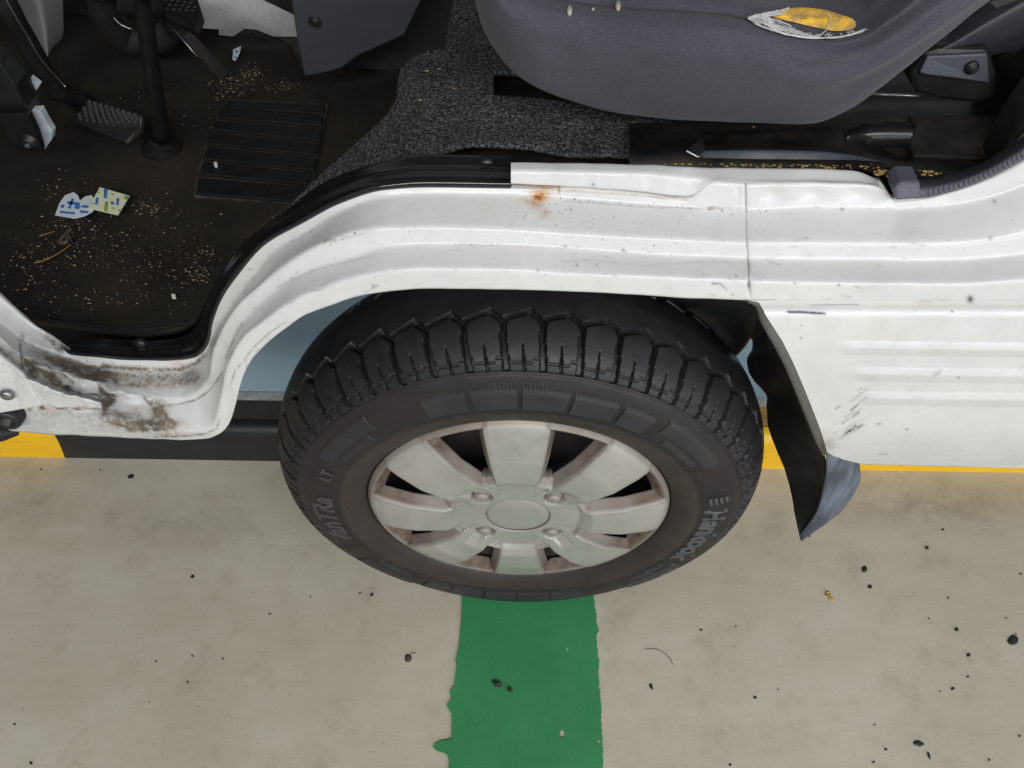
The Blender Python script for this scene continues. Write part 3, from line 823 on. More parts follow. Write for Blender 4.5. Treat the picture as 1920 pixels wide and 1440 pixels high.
# front corner of the sill: overlapping panel piece, screw and rubber mount
def build_front_corner():
    P = [(-50, 640), (0, 672), (22, 690), (40, 705), (60, 730), (80, 762), (40, 769), (0, 776), (-50, 786)]
    yb = -.031
    o = slab('corner_panel', [S(x, y, y=yb + (.006 if y < 700 else 0)) for x, y in P], (0, .005, 0), M['paint'], van, .002)
    me = o.data
    attr(o, 'wear_shade', np.tile([.10, .25, 0, 0], (len(me.vertices), 1)))
    c = S(14, 739, y=yb - .0005)
    V, F = [], []
    rings = [(0, -.004), (.004, -.004), (.0055, -.0025), (.006, .0)]
    for r, d in rings:
        for k in range(14):
            a = 2 * math.pi * k / 14; V.append(c + [r * math.cos(a), d, r * math.sin(a)])
    put('corner_screw', V, grid_faces(len(rings), 14, False, True)[:, ::-1], M['steel'], o)
    c = S(14, 786, y=-.028)
    V = []
    rings = [(.0015, .004), (.006, .003), (.0075, -.003), (.011, -.004), (.0125, -.001), (.0135, .012)]
    for r, d in rings:
        for k in range(20):
            a = 2 * math.pi * k / 20; V.append(c + [r * math.cos(a), d, r * math.sin(a)])
    put('rubber_mount', V, grid_faces(len(rings), 20, False, True)[:, ::-1], M['dark_metal'], van)
    tube('rubber_lip', [S(-30, 812, y=-.024), S(5, 811, y=-.024), S(36, 812, y=-.02)], [.010, .009, .002], M['rubber'], van, 10)
    # crumpled fold of the outer skin
    e = smooth_line([(40, 700), (80, 716), (120, 733), (160, 741), (190, 749)], 60); b = smooth_line([(60, 731), (80, 760), (110, 764), (150, 765), (191, 766)], 60)
    G = loft3([SA(e, y=np.full(60, -.020)), SA(e + [0, 6], y=np.full(60, -.029)), SA(b, y=np.full(60, -.0285)), SA(b, y=np.full(60, -.022))], [4, 10, 2])
    P2 = loft3([e, e + [0, 6], b, b], [4, 10, 2]).reshape(-1, 2)
    G[..., 1] += .0014 * snoise(P2, 1 / 18, 2.2).reshape(G.shape[:2])
    o = put('sill_skin', G, grid_faces(60, G.shape[1])[:, ::-1], M['paint'], van)
    w = wear_shade(P2[:, 0], P2[:, 1]); w[:, 1] += .12; w[:, 0] *= .7
    attr(o, 'wear_shade', w)
build_front_corner()

# black scuff strip along the sill
def build_trim():
    T = [(122, 655), (128, 664), (190, 671), (267, 676), (335, 675), (365, 670), (382, 657), (390, 643), (394, 628), (396, 612), (399, 600), (405, 582), (421, 549), (448, 512), (495, 459), (563, 420), (640, 380), (720, 356), (800, 351), (957, 353)]
    I = [(127, 638), (134, 634), (190, 634), (262, 638), (325, 634), (350, 626), (366, 614), (373, 602), (377, 592), (380, 584), (383, 575), (391, 556), (403, 530), (422, 498), (462, 448), (523, 402), (608, 338), (705, 303), (800, 286), (957, 290)]
    t = chord(T); n = 360; q = np.linspace(0, t[-1], n)
    a, b = pchip(t, T, q), pchip(t, I, q)
    A = SA(a, y=np.full(n, .035)); B = SA(b, y=np.full(n, .070))
    mid = lambda s: SA(a + (b - a) * s, y=.035 + .035 * np.full(n, s))
    lip = lambda s, h: mid(s) + [0, -h * .5, h]
    G = relax_across(loft3([A + [0, .004, -.004], A, lip(.10, .0035), lip(.22, .0015), lip(.45, .0045), lip(.58, .0005), B, B + [0, .006, -.012]], [2, 5, 5, 7, 6, 8, 3]), 2)
    o = put('scuff_strip', G, grid_faces(n, G.shape[1])[:, ::-1], M['trim_gloss'], van)
    for (x, y) in ((912, 307), (262, 645)):
        c = S(x, y, y=.062)
        V = []
        for r, d in ((.0003, .0035), (.004, .003), (.006, .0012), (.0075, -.001)):
            for k in range(16):
                an = 2 * math.pi * k / 16; V.append(c + [r * math.cos(an), -.3 * d + r * .6 * math.sin(an), d + r * .6 * math.sin(an)])
        put('strip_clip', V, grid_faces(4, 16, False, True)[:, ::-1], M['black_plastic'], o)
build_trim()

# ------------------------------------------------------------------ wheel
ZC = .262
XC = -.0015
TYRE_Y = .068
PROF = np.array([(.160, .030), (.166, .010), (.1705, .0035), (.176, -.003), (.190, -.010), (.2095, -.0135), (.225, -.0125), (.2405, -.007), (.2545, .0025), (.2655, .0165), (.2745, .0355), (.2785, .0545), (.2795, .068)])
def tyre_profile(n):
    P = np.r_[PROF, [[r, 2 * TYRE_Y - y] for r, y in PROF[-2::-1]]]
    t = chord(P)
    tb = np.interp(.2485, P[:13, 0], t[:13]) - .006
    q = np.r_[np.linspace(0, tb, 46)[:-1], np.linspace(tb, t[-1] - tb, 196), np.linspace(t[-1] - tb, t[-1], 14)[1:]]
    Q = pchip(t, P, q)
    return Q, q
def yprof(r):
    return np.interp(r, PROF[:10, 0], PROF[:10, 1])

def build_wheel():
    # steel rim behind the cover is the part that carries the rest
    rim_prof = [(.150, .135), (.158, .125), (.150, .11), (.135, .085), (.135, .060), (.150, .030), (.158, .012), (.166, .004), (.168, .010), (.160, .030), (.140, .055), (.118, .060), (.100, .045), (.07, .040), (.03, .038), (.001, .038)]
    V = []
    for r, y in rim_prof:
        for k in range(72):
            a = 2 * math.pi * k / 72; V.append((XC + r * math.cos(a), y, ZC + r * math.sin(a)))
    wheel = put('wheel', V, grid_faces(len(rim_prof), 72, False, True), plain('rim_steel', (.035, .029, .028), .6, var=.4, scale=30), van, loc=(XC, TYRE_Y, ZC))
    wheel['label'] = 'front wheel with silver eight-spoke cover and worn black tyre'
    # ---- tyre
    NL = 48
    nu = NL * 32
    P, s = tyre_profile(214)
    smax = s[-1]
    th = np.arange(nu) * 2 * math.pi / nu
    U = (-th * NL / (2 * math.pi) + .35)
    d = np.zeros((nu, len(s))); zone = np.zeros((nu, len(s), 4)); zone[..., 3] = 1
    rr = P[:, 0]; yy = P[:, 1]
    nh = int(np.argmin(np.abs(s - smax / 2)))
    s_of_y = lambda y: np.interp(y, yy[np.argmin(yy[:nh]):nh], s[np.argmin(yy[:nh]):nh])
    i_lug = np.argmin(np.abs(rr[:nh] - .2485))
    sb = s[i_lug]
    st = s_of_y(.0395)
    def tread(S_, Us):
        """groove depth on one shoulder: S_ distance from bead, Us lug coordinate"""
        f = Us - np.floor(Us)
        out = np.zeros(np.broadcast(S_, Us).shape)
        # zigzag channel
        saw = np.where(f < .70, .25 + .75 * f / .70, .25 + .75 * (1 - f) / .30)
        zc = st - .0085 + .0125 * saw
        w = np.where(f < .72, .0022, .0042)
        ch = np.clip((w - np.abs(S_ - zc)) / .0014 + .5, 0, 1)
        out = np.maximum(out, .0065 * ch)
        # groove between lugs, bent like a chevron
        h = np.clip((S_ - sb) / (st - sb), 0, 1)
        cx = .02 + .13 * np.abs(h - .62)
        dd = np.abs((Us - cx + .5) % 1 - .5)
        wg = .066 + .03 * (1 - h)
        g = np.clip((wg - dd) / .035 + .4, 0, 1) * (S_ > sb - .001) * (S_ < zc + .001)
        out = np.maximum(out, (.0095 - .0050 * (1 - h)) * g)
        # short notch in the middle of each lug
        dn = np.abs((Us - cx - .49 + .5) % 1 - .5)
        wn = .038 * np.clip((.52 - h) / .35, 0, 1)
        gn = np.clip((wn - dn) / .03 + .4, 0, 1) * (S_ > sb - .001) * (h < .50)
        out = np.maximum(out, .0035 * gn)
        # small moulded ledge at the foot of each lug
        led = np.clip(1.5 - np.abs(S_ - (sb + .007 + .004 * (np.abs(f - .5) > .3))) / .0011, 0, 1)
        out = np.maximum(out, .0010 * led)
        return out
    Sg = s[None, :]; Ug = U[:, None]
    d1 = tread(Sg, Ug)
    d2 = tread(smax - Sg, Ug + .5)
    half = s[None, :] < smax / 2
    d = np.where(half, d1, d2)
    # foot line of the shoulder and the step of the bead ring
    foot = np.clip(1.5 - np.abs(Sg - (sb - .0025)) / .0014, 0, 1) * .0012
    d = np.maximum(d, foot)
    R = rr[None, :] + 0 * th[:, None]
    outer = (np.arange(len(s)) < i_lug)[None, :]
    ang = np.degrees(th)[:, None]
    ring = outer & (R < .1985)
    raise_ = np.zeros_like(d)
    raise_ += np.where(ring & (R > .172), .0016, 0)
    # moulded sidewall pads, wing shapes and name plates
    pads = [(a, a + 9.0) for a in (99.5, 88.5, 77.8, 67.5)] + [(58.5, 65.5)]
    pads = [(101.5, 112.5), (89.5, 100.5), (77.5, 88.5), (65.5, 76.5), (55.5, 64.0)]
    pads += [(a + 180, b + 180) for a, b in pads]
    padm = np.zeros_like(d, bool)
    for a, b in pads:
        padm |= outer & (ang > a) & (ang < b) & (R > .2045) & (R < .2290)
    wing = np.zeros_like(d, bool)
    for off in (0, 180):
        for sg in (1, -1):
            A = (ang - off - 90) * sg
            A = (A + 180) % 360 - 180
            wing |= outer & (((A > 38) & (A < 60) & (R > .2170) & (R < .2330)) | ((A > 42) & (A < 57) & (R > .2045) & (R < .2120)))
    plate = np.zeros_like(d, bool)
    for off in (0, 180):
        A = (ang - off + 180) % 360 - 180
        plate |= outer & (A > -27 - 12) & (A < 22) & (R > .2000) & (R < .2360)
    raise_ += np.where(padm, .0016, 0) - np.where(plate, .0010, 0) + np.where(wing, .0016, 0)
    hat = outer & (R > .2305) & (R < .2365) & (ang > 50) & (ang < 95)
    raise_ += np.where(hat, .0004 * np.sign(np.sin(np.radians(ang) * 420)), 0)
    # offsets along the profile normal
    T = np.gradient(P, axis=0); T /= np.linalg.norm(T, axis=1)[:, None]
    Nn = np.stack([T[:, 1], -T[:, 0]], -1)
    flip = (Nn[:, 0] * (P[:, 0] - .215) + Nn[:, 1] * (P[:, 1] - TYRE_Y)) < 0
    Nn[flip] *= -1
    off = raise_ - d
    rN = rr[None, :] + off * Nn[None, :, 0]; yN = yy[None, :] + off * Nn[None, :, 1]
    X = XC + rN * np.cos(th)[:, None]; Z = ZC + rN * np.sin(th)[:, None]; Y = yN
    # the loaded tyre spreads where it meets the floor
    low = np.clip((.06 - Z) / .06, 0, 1)
    Y = Y + np.where(Y < TYRE_Y, -1, 1) * .006 * low * np.clip(np.abs(Y - TYRE_Y) / .07, 0, 1)
    Z = np.maximum(Z, .0012)
    G = np.stack([X, Y, Z], -1)
    zone[..., 0] = np.where(outer, np.where(ring, 1.0, .30), .04)
    zone[..., 0] += .25 * np.clip(1 - Z / .25, 0, 1) * outer
    zone[..., 1] = np.clip(d / .005, 0, 1)
    zone[..., 2] = np.where(padm | wing, .60, 0) + np.where(plate, 0, 0)
    zone[..., 2] += np.where((~outer) & half, .30 * np.clip((X + .1) / .3, 0, 1), 0)  # tread lightened towards the rear: light from that side painted in
    zone[..., 1] = np.maximum(zone[..., 1], np.where(plate, .35, 0))
    ty = put('tyre', G, grid_faces(nu, len(s), True, False), M['tyre'], wheel, loc=(XC, TYRE_Y, ZC))
    ty.data.set_sharp_from_angle(angle=math.radians(38))
    attr(ty, 'zone', np.clip(zone, 0, 1).reshape(-1, 4))
    # ---- sidewall lettering
    def letter_arc(name, text, a_deg, rbase, size, mat, spacing=1.0, shear=0.0, offset=0.0, h=.0009):
        cu = bpy.data.curves.new(name, 'FONT'); cu.body = text; cu.size = size; cu.space_character = spacing; cu.shear = shear; cu.offset = offset
        cu.extrude = h / 2; cu.resolution_u = 3
        tmp = bpy.data.objects.new('tmp', cu); COL.objects.link(tmp)
        dg = bpy.context.evaluated_depsgraph_get()
        me = bpy.data.meshes.new_from_object(tmp.evaluated_get(dg))
        bpy.data.objects.remove(tmp); bpy.data.curves.remove(cu)
        V = np.array([v.co[:] for v in me.vertices]); F = [tuple(p.vertices) for p in me.polygons]
        bpy.data.meshes.remove(me)
        a = math.radians(a_deg) - V[:, 0] / rbase
        r = rbase + V[:, 1]
        W = np.c_[XC + r * np.cos(a), yprof(r) - V[:, 2] + .0001, ZC + r * np.sin(a)]
        return put(name, W, F, mat, wheel, False)
    letter_arc('tyre_lettering', 'Hankook', 6.5, .2070, .0335, M['tyre_letter'], .95, 0, .0014)
    letter_arc('tyre_lettering', 'VanTRa', 198.5, .2075, .0330, M['tyre_letter_dim'], .98, .18, .0011)
    letter_arc('tyre_lettering', 'LT', 160.5, .2110, .0180, M['tyre_letter_dim'], 1.1, .18, .0005)
    letter_arc('tyre_lettering', '155R12C', 194.5, .1785, .0180, M['tyre_mould'], 1.06, 0, -.0002, .0046)
    letter_arc('tyre_lettering', '88/86P', 164.5, .1800, .0135, M['tyre_mould'], 1.06, 0, -.0002, .0046)
    letter_arc('tyre_lettering', 'LOAD RANGE  MAX LOAD SINGLE  MAX LOAD DUAL', 318, .1865, .0062, M['tyre_mould'], 1.05, 0, 0, .0046)
    # winged emblem before the maker's name
    def emblem():
        geo = []
        for q in range(4):
            b0 = .0018 + q * .0042
            pts = [(-.0035, b0), (.0035, b0 + .0006), (.0062 - .001 * q, b0 + .0022), (.003, b0 + .0026), (-.004 + .0007 * q, b0 + .0024)]
            top = []
            for (u_, v_) in pts:
                r = .2080 + v_ * 1.35; a = math.radians(12.0) - u_ * 1.6 / .2095
                top.append(np.array([XC + r * math.cos(a), yprof(r) - .0008, ZC + r * math.sin(a)]))
            geo.append(slab_geo(top, (0, .0009, 0)))
        V, F = merge(geo)
        fix_normals(put('tyre_emblem', V, F, M['tyre_letter'], wheel, False))
    emblem()
    # ---- eight-spoke cover
    r = np.unique(np.r_[np.linspace(.0365, .0755, 34), np.linspace(.0755, .0835, 6), .0845, np.linspace(.0845, .1520, 36), np.linspace(.1520, .1648, 9), np.linspace(.1648, .168, 5)])
    nr = len(r)
    k1, k2, k3 = 14, 10, 14                     # rows on half a spoke, its flank, half an opening
    kk = k1 + k2 + k3
    spw = np.interp(r, [.078, .166], [.0195, .0315])
    a1 = np.minimum(np.arcsin(np.minimum(spw / r, .9)), math.pi / 8 * .80)
    a2 = np.minimum(np.arcsin(np.minimum((spw + .0068) / r, .95)), math.pi / 8 * .92)
    half = np.concatenate([a1[:, None] * (np.arange(k1) / k1)[None], a1[:, None] + (a2 - a1)[:, None] * (np.arange(k2) / k2)[None], a2[:, None] + (math.pi / 8 - a2)[:, None] * (np.arange(k3) / k3)[None]], 1)
    sector = np.concatenate([half, math.pi / 4 - np.concatenate([half[:, 1:], np.full((nr, 1), math.pi / 8)], 1)[:, ::-1]], 1)
    Tg = np.concatenate([math.pi / 2 + q_ * math.pi / 4 + sector for q_ in range(8)], 1)
    na = Tg.shape[1]
    Rg = np.repeat(r[:, None], na, 1)
    col = np.tile(np.arange(2 * kk), 8)
    rel = (Tg - math.pi / 2) % (math.pi / 4); rel = np.minimum(rel, math.pi / 4 - rel)   # angle to nearest spoke centre
    idx = np.round(((Tg - math.pi / 2) % (2 * math.pi)) / (math.pi / 4)).astype(int) % 8
    w = np.interp(Rg, [.078, .166], [.0195, .0315])
    dist = Rg * np.sin(rel) - w
    disc = -.0085 + .0
    # spoke crest
    crest = np.interp(Rg, [.0, .070, .076, .084, .12, .150, .160, .1645, .168], [-.0085, -.0085, -.0140, -.0175, -.0160, -.0095, -.0060, -.003, .002])
    # diagonal spokes carry the nut pockets and blend into the disc without a step
    diag = (idx % 2 == 1)
    crest_d = np.interp(Rg, [.0, .062, .085, .12, .150, .160, .1645, .168], [-.0085, -.0090, -.0160, -.0160, -.0095, -.0060, -.003, .002])
    crest = np.where(diag, crest_d, crest)
    hub_lip = 1.2 * np.maximum(Rg - .0755, 0) + 9 * np.maximum(Rg - .0835, 0)
    dep = np.minimum(np.minimum(2.1 * np.maximum(dist, 0), 1.5 * np.maximum(.1648 - Rg, 0)), np.minimum(hub_lip, .020))
    rimring = np.interp(Rg, [.155, .1605, .1645, .168], [-.0065, -.0065, -.003, .002])
    gap = dist > 0
    base = np.where(Rg < .0745, disc, np.where(Rg > .1605, rimring, np.interp(Rg, [.0745, .1605], [-.0085, -.0065])))
    Yc = np.where(gap, crest + dep, crest)
    Yc = np.where(gap & (Rg <= .0745), disc + 0 * Rg, Yc)
    # blend on the shoulder between spoke top and gap near the disc
    # nut pockets
    nut_pos = []
    for a in (45, 135, 225, 315):
        cx, cz = .0555 * math.cos(math.radians(a)), .0555 * math.sin(math.radians(a))
        nut_pos.append((cx, cz))
        X0, Z0 = Rg * np.cos(Tg), Rg * np.sin(Tg)
        dd = np.hypot(X0 - cx, Z0 - cz)
        along = ((X0 - cx) * cx + (Z0 - cz) * cz) / .0555
        perp = np.abs(-(X0 - cx) * cz + (Z0 - cz) * cx) / .0555
        pocket = np.clip((.0135 - dd) / .0020, 0, 1)
        chan = np.clip((.0100 - perp) / .003, 0, 1) * (along > 0) * np.clip((.030 - along) / .028, 0, 1)
        Yc = Yc + np.maximum(pocket * .009, chan * .0075)
    G = np.stack([XC + Rg * np.cos(Tg), Yc, ZC + Rg * np.sin(Tg)], -1)
    open_col = (col >= k1 + k2) & (col < 2 * kk - k1 - k2)
    open_row = (r[:-1] >= .0844) & (r[1:] <= .1521)
    kf = ~(open_row[:, None] & open_col[None, :])
    f = grid_faces(nr, na, False, True, keep=kf)
    used = np.unique(f); mp = -np.ones(nr * na, int); mp[used] = np.arange(len(used))
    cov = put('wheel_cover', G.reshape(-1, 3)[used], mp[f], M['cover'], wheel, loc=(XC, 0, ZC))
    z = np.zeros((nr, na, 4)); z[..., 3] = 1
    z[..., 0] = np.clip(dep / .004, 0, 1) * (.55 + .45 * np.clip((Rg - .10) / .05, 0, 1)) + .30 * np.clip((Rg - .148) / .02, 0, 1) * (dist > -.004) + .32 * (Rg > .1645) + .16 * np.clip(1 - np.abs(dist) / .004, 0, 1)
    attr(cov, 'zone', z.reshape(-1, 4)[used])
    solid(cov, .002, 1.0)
    cov.data.set_sharp_from_angle(angle=math.radians(24))
    # centre cap and its ring
    V = []
    cp = [(.0002, -.0125), (.012, -.0123), (.026, -.0112), (.033, -.0100), (.0352, -.0088), (.0360, -.0070), (.0372, -.0068), (.0378, -.0090), (.0390, -.0093), (.0400, -.0080)]
    for r_, y_ in cp:
        for k in range(72):
            a = 2 * math.pi * k / 72; V.append((XC + r_ * math.cos(a), y_, ZC + r_ * math.sin(a)))
    cc = put('centre_cap', V, grid_faces(len(cp), 72, False, True)[:, ::-1], M['cover'], wheel)
    attr(cc, 'zone', np.tile([.05, 0, 0, 1], (len(V), 1)))
    # wheel nuts
    npf = [(.0003, -.0165), (.0050, -.0160), (.0072, -.0140), (.0080, -.0112)]
    for (cx, cz) in nut_pos:
        V = []; F = []
        for r_, y_ in npf:
            for k in range(18):
                a = 2 * math.pi * k / 18; V.append((XC + cx + r_ * math.cos(a), y_ + .003, ZC + cz + r_ * math.sin(a)))
        F += [tuple(x) for x in grid_faces(4, 18, False, True)[:, ::-1]]
        b = len(V)
        hexr = .0098
        for y_ in (-.0080, .0030):
            for k in range(6):
                a = 2 * math.pi * k / 6 + .3; V.append((XC + cx + hexr * math.cos(a), y_, ZC + cz + hexr * math.sin(a)))
        F += [tuple(b + k for k in range(5, -1, -1))[::-1]] + [(b + k, b + (k + 1) % 6, b + 6 + (k + 1) % 6, b + 6 + k) for k in range(6)]
        o = fix_normals(put('wheel_nut', V, F, M['cover'], wheel, False))
        attr(o, 'zone', np.tile([.35, 0, 0, 1], (len(V), 1)))
        bevel(o, .0008)
build_wheel()

# ------------------------------------------------------------------ arch liner and mud flap
def build_flap():
    Lp = [(1120, 540), (1250, 575), (1330, 612), (1378, 668), (1396, 626), (1414, 638), (1414, 650), (1403, 677), (1406, 693), (1414, 708), (1440, 747), (1439, 765), (1440, 785), (1448, 820), (1467, 863), (1481, 905), (1490, 955), (1499, 1004)]
    Rp = [(1120, 538), (1250, 546), (1340, 552), (1400, 558), (1418, 578), (1424, 592), (1430, 604), (1452, 645), (1462, 662), (1474, 685), (1495, 735), (1504, 758), (1514, 785), (1530, 828), (1546, 866), (1546, 905), (1530, 960), (1501, 1005)]
    yl = [.20, .19, .17, .13, .11, .105, .104, .10, .10, .095, .085, .08, .075, .065, .05, .035, .012, -.012]
    yr = [.012] * 12 + [.008, .002, -.008, -.012, -.014, -.0135]
    t = chord(Rp); n = 220; q = np.linspace(0, t[-1], n)
    t2 = np.arange(len(Rp)); 
    a = pchip(t, Lp, q); b = pchip(t, Rp, q)
    A = SA(a, y=pchip(t, yl, q)[:, 0]); B = SA(b, y=pchip(t, yr, q)[:, 0])
    G = loft3([A, B], [26])
    s = np.linspace(0, 1, 27)[None, :]
    G[..., 0] += .010 * np.sin(s * math.pi) + .0012 * snoise(G.reshape(-1, 3), 35, 4).reshape(G.shape[:2])
    o = put('mud_flap', G, grid_faces(n, 27)[:, ::-1], M['rubber'], van)
    solid(o, .003, 0)
    # scuffed outer fold
    O1 = smooth_line([(1549, 842), (1549, 880), (1545, 905), (1535, 950), (1500, 1004)], 60)
    O2 = smooth_line([(1609, 858), (1612, 895), (1600, 925), (1565, 968), (1502, 1005)], 60)
    A = SA(O1, y=np.full(60, -.0150)); B = SA(O2, y=np.linspace(.004, -.0130, 60))
    G = loft3([A, B], [20]); s = np.linspace(0, 1, 21)[None, :]
    G[..., 1] += -.006 * np.sin(s * math.pi)
    f = put('flap_fold', G, grid_faces(60, 21)[:, ::-1], M['flap_outer'], o)
    f['label'] = 'scuffed blue-grey outer fold of the mud flap'
    solid(f, .002, 0)
build_flap()

# ------------------------------------------------------------------ cab floor and wheel housing
def zfloor(x):
    return .412 + .55 * np.clip(-.66 - x, 0, 9) ** 1.15
def build_floor_pan():
    xs = np.linspace(-1.9, -.315, 60); ys = np.linspace(.045, 1.35, 30)
    X, Y = np.meshgrid(xs, ys, indexing='ij')
    Z = zfloor(X)
    o = put('cab_floor', np.stack([X, Y, Z], -1), grid_faces(60, 30), M['dusty_black'], van)
    solid(o, .02)
    # curved front and flat top of the housing over the wheel
    th = np.linspace(math.radians(200), math.radians(88), 50)
    pts = [(XC + .330 * math.cos(a), ZC + .02 + .365 * math.sin(a)) for a in th]
    pts = [(x, max(z, .40)) for x, z in pts] + [(.10, .645), (.7, .645)]
    V = []
    for (x, z) in pts:
        ym = np.interp(x, [-.33, -.237, -.215, -.176, -.135, -.114, -.072, -.05, .0], [.09, .105, .11, .135, .145, .19, .24, .40, 1.0])
        for k in range(5):
            V.append((x, .06 + (ym - .06) * k / 4, z))
    put('wheel_housing', V, grid_faces(len(pts), 5)[:, ::-1], M['dusty_black'], van)
build_floor_pan()

# grey carpet over the housing
def build_carpet():
    poly = [(880, -40), (850, 0), (838, 60), (835, 88), (800, 95), (772, 108), (752, 125), (746, 150), (742, 185), (725, 215), (690, 246), (650, 282), (615, 312), (575, 352), (535, 388), (500, 412),
            (540, 386), (583, 356), (625, 336), (667, 320), (710, 306), (750, 296), (800, 290), (845, 280), (880, 272), (920, 269), (960, 273), (1010, 281), (1060, 287), (1120, 290), (1200, 291), (1263, 290), (1260, 250), (1258, 200), (1150, 150), (1000, 60), (960, -40)]
    hole = [(926, 136), (945, 134), (1060, 150), (1100, 196), (1010, 182), (926, 178)]
    def zf(X, Y):
        z = .668 - .085 * np.clip((800 - X) / 280, 0, 1.2) ** 1.15
        z = z + .006 * np.exp(-((X - 920) / 90) ** 2 - ((Y - 268) / 18) ** 2)
        return z + .0012 * np.sin(X * .045) * np.cos(Y * .05)
    o, P, V = px_patch('carpet', poly, 2.5, zf, M['carpet'], van, hole, .004)
    o['label'] = 'speckled dark grey felt carpet over the wheel housing'
    me = o.data
build_carpet()

# ------------------------------------------------------------------ seat
def build_seat():
    B = [(882, -30), (900, 50), (925, 100), (955, 135), (1000, 167), (1060, 195), (1150, 220), (1250, 234), (1350, 240), (1450, 243), (1530, 240), (1590, 217), (1650, 175), (1710, 127), (1770, 77), (1830, 30), (1890, -15)]
    C = [(930, -45), (950, -33), (975, -20), (1000, -8), (1030, 3), (1080, 11), (1130, 18), (1210, 25), (1300, 29), (1370, 35), (1420, 46), (1490, 63), (1550, 70), (1612, 56), (1655, 25), (1695, -8), (1735, -42)]
    t = chord(B); n = 300; q = np.linspace(0, t[-1], n)
    b, c = pchip(t, B, q), pchip(t, C, q)
    f = lambda s, y: SA(b + (c - b) * s, y=np.full(n, y))
    A0 = f(0, .108)
    rails = [A0 + [0, .06, -.004], A0, f(.12, .088), f(.35, .070), f(.65, .064), f(.9, .070), f(1.0, .080)]
    Cr = rails[-1]
    rails += [Cr + [0, .02, .008], Cr + [0, .08, .013], Cr + [0, .25, .012], Cr + [0, .5, .008]]
    ns = [3, 8, 10, 12, 10, 6, 4, 5, 5, 4]
    G = loft3(rails, ns)
    G = relax_across(G, 8)
    crease = 3 + 8 + 10 + 12 + 10 + 6
    G[:, crease] += [0, .002, -.002]
    # folds running off the right end of the cushion
    P2 = np.stack([np.repeat(np.linspace(0, 1, n)[:, None], G.shape[1], 1), np.repeat(np.linspace(0, 1, G.shape[1])[None], n, 0)], -1)
    u, v = P2[..., 0], P2[..., 1]
    fold = .004 * np.sin((v * 34 + u * 16)) * np.clip((u - .60) / .2, 0, 1) * np.exp(-((v - .45) / .25) ** 2)
    G[..., 1] += fold + .0025 * snoise(P2.reshape(-1, 2) * [9, 3], 1.0, 6).reshape(u.shape)
    o = put('seat', G, grid_faces(n, G.shape[1])[:, ::-1], M['seat'], van)
    o['label'] = 'blue-grey fabric seat cushion with a torn seam showing yellow foam'
    # seam: dark piping thread with stitches along the crease
    cr = G[4:215, crease] + [0, -.0016, .0006]
    V, F = tube_geo(cr[::3], .0009, 6)
    put('seam', V, F, M['stitch'], o)
    geo = []
    for i in range(0, len(cr) - 4, 3):
        p_, q_ = cr[i] + [0, -.0012, -.0032], cr[i + 1] * .4 + cr[i] * .6 + [0, -.0012, -.0032]
        geo.append(tube_geo([p_, (p_ + q_) / 2, q_], .00045, 4))
    V, F = merge(geo)
    put('stitching', V, F, M['stitch'], o)['kind'] = 'stuff'
    # tear: foam bulging out, frayed white threads round it
    def on_seat(px, py, lift=.0):
        # nearest cushion point along the sight line of a measured spot
        Q = G.reshape(-1, 3)
        d = S(px, py, y=1.0) - CAM_LOC; d /= np.linalg.norm(d)
        w = Q - CAM_LOC; tt = w @ d
        e = np.linalg.norm(w - tt[:, None] * d, axis=1)
        k = np.argsort(e)[:4]
        return CAM_LOC + d * (tt[k].min() - lift)
    outline = smooth_line([(1436, 27), (1465, 18), (1500, 14), (1540, 17), (1575, 27), (1602, 38), (1606, 46), (1598, 55), (1570, 58), (1530, 52), (1490, 42), (1455, 34), (1436, 27)], 40)[:-1]
    ctr = outline.mean(0)
    V = []
    for s_, lf in ((1.0, .0012), (.8, .0026), (.5, .0032), (.12, .0034)):
        for p in outline:
            w_ = ctr + (p - ctr) * s_
            V.append(on_seat(w_[0], w_[1], lf))
    V = np.array(V); nn = len(outline)
    # keep the surface smooth
    D = np.linalg.norm(V - CAM_LOC, axis=1); D = np.convolve(np.r_[D[-3:], D, D[:3]], np.ones(7) / 7, 'valid')
    dr = (V - CAM_LOC) / np.linalg.norm(V - CAM_LOC, axis=1)[:, None]
    V = CAM_LOC + dr * D[:, None]
    fo = put('torn_foam', V, [tuple(x) for x in grid_faces(4, nn, False, True)] + [tuple(3 * nn + k for k in range(nn))], M['foam'], o)
    fix_normals(fo)
    fo['label'] = 'yellow foam showing through the torn seam'
    geo = []
    rt = random.Random(12)
    strands = [([(1405, 34), (1425, 48), (1460, 60), (1500, 69), (1540, 71), (1590, 66), (1622, 54)], .0018), ([(1412, 32), (1440, 34), (1468, 42), (1483, 50), (1478, 58), (1460, 56), (1436, 46), (1430, 36)], .0012),
               ([(1483, 50), (1500, 60), (1530, 69)], .0012), ([(1552, 25), (1556, 40), (1548, 58), (1530, 70)], .0010), ([(1415, 30), (1450, 22), (1480, 15)], .0014)]
    for _ in range(46):
        t0 = rt.random(); x0, y0 = 1404 + 26 * t0 + rt.uniform(-2, 2), 33 + rt.uniform(-5, 9) * t0
        if rt.random() < .5:
            x1 = rt.uniform(1425, 1530); y1 = np.interp(x1, [1404, 1425, 1460, 1500, 1540], [34, 48, 60, 68, 71]) + rt.uniform(-6, 2)
        else:
            x1 = rt.uniform(1420, 1475); y1 = np.interp(x1, [1404, 1440, 1480], [33, 22, 16]) + rt.uniform(0, 9)
        strands.append(([(x0, y0), ((x0 + x1) / 2 + rt.uniform(-3, 3), (y0 + y1) / 2 + rt.uniform(-3, 3)), (x1, y1)], .0007))
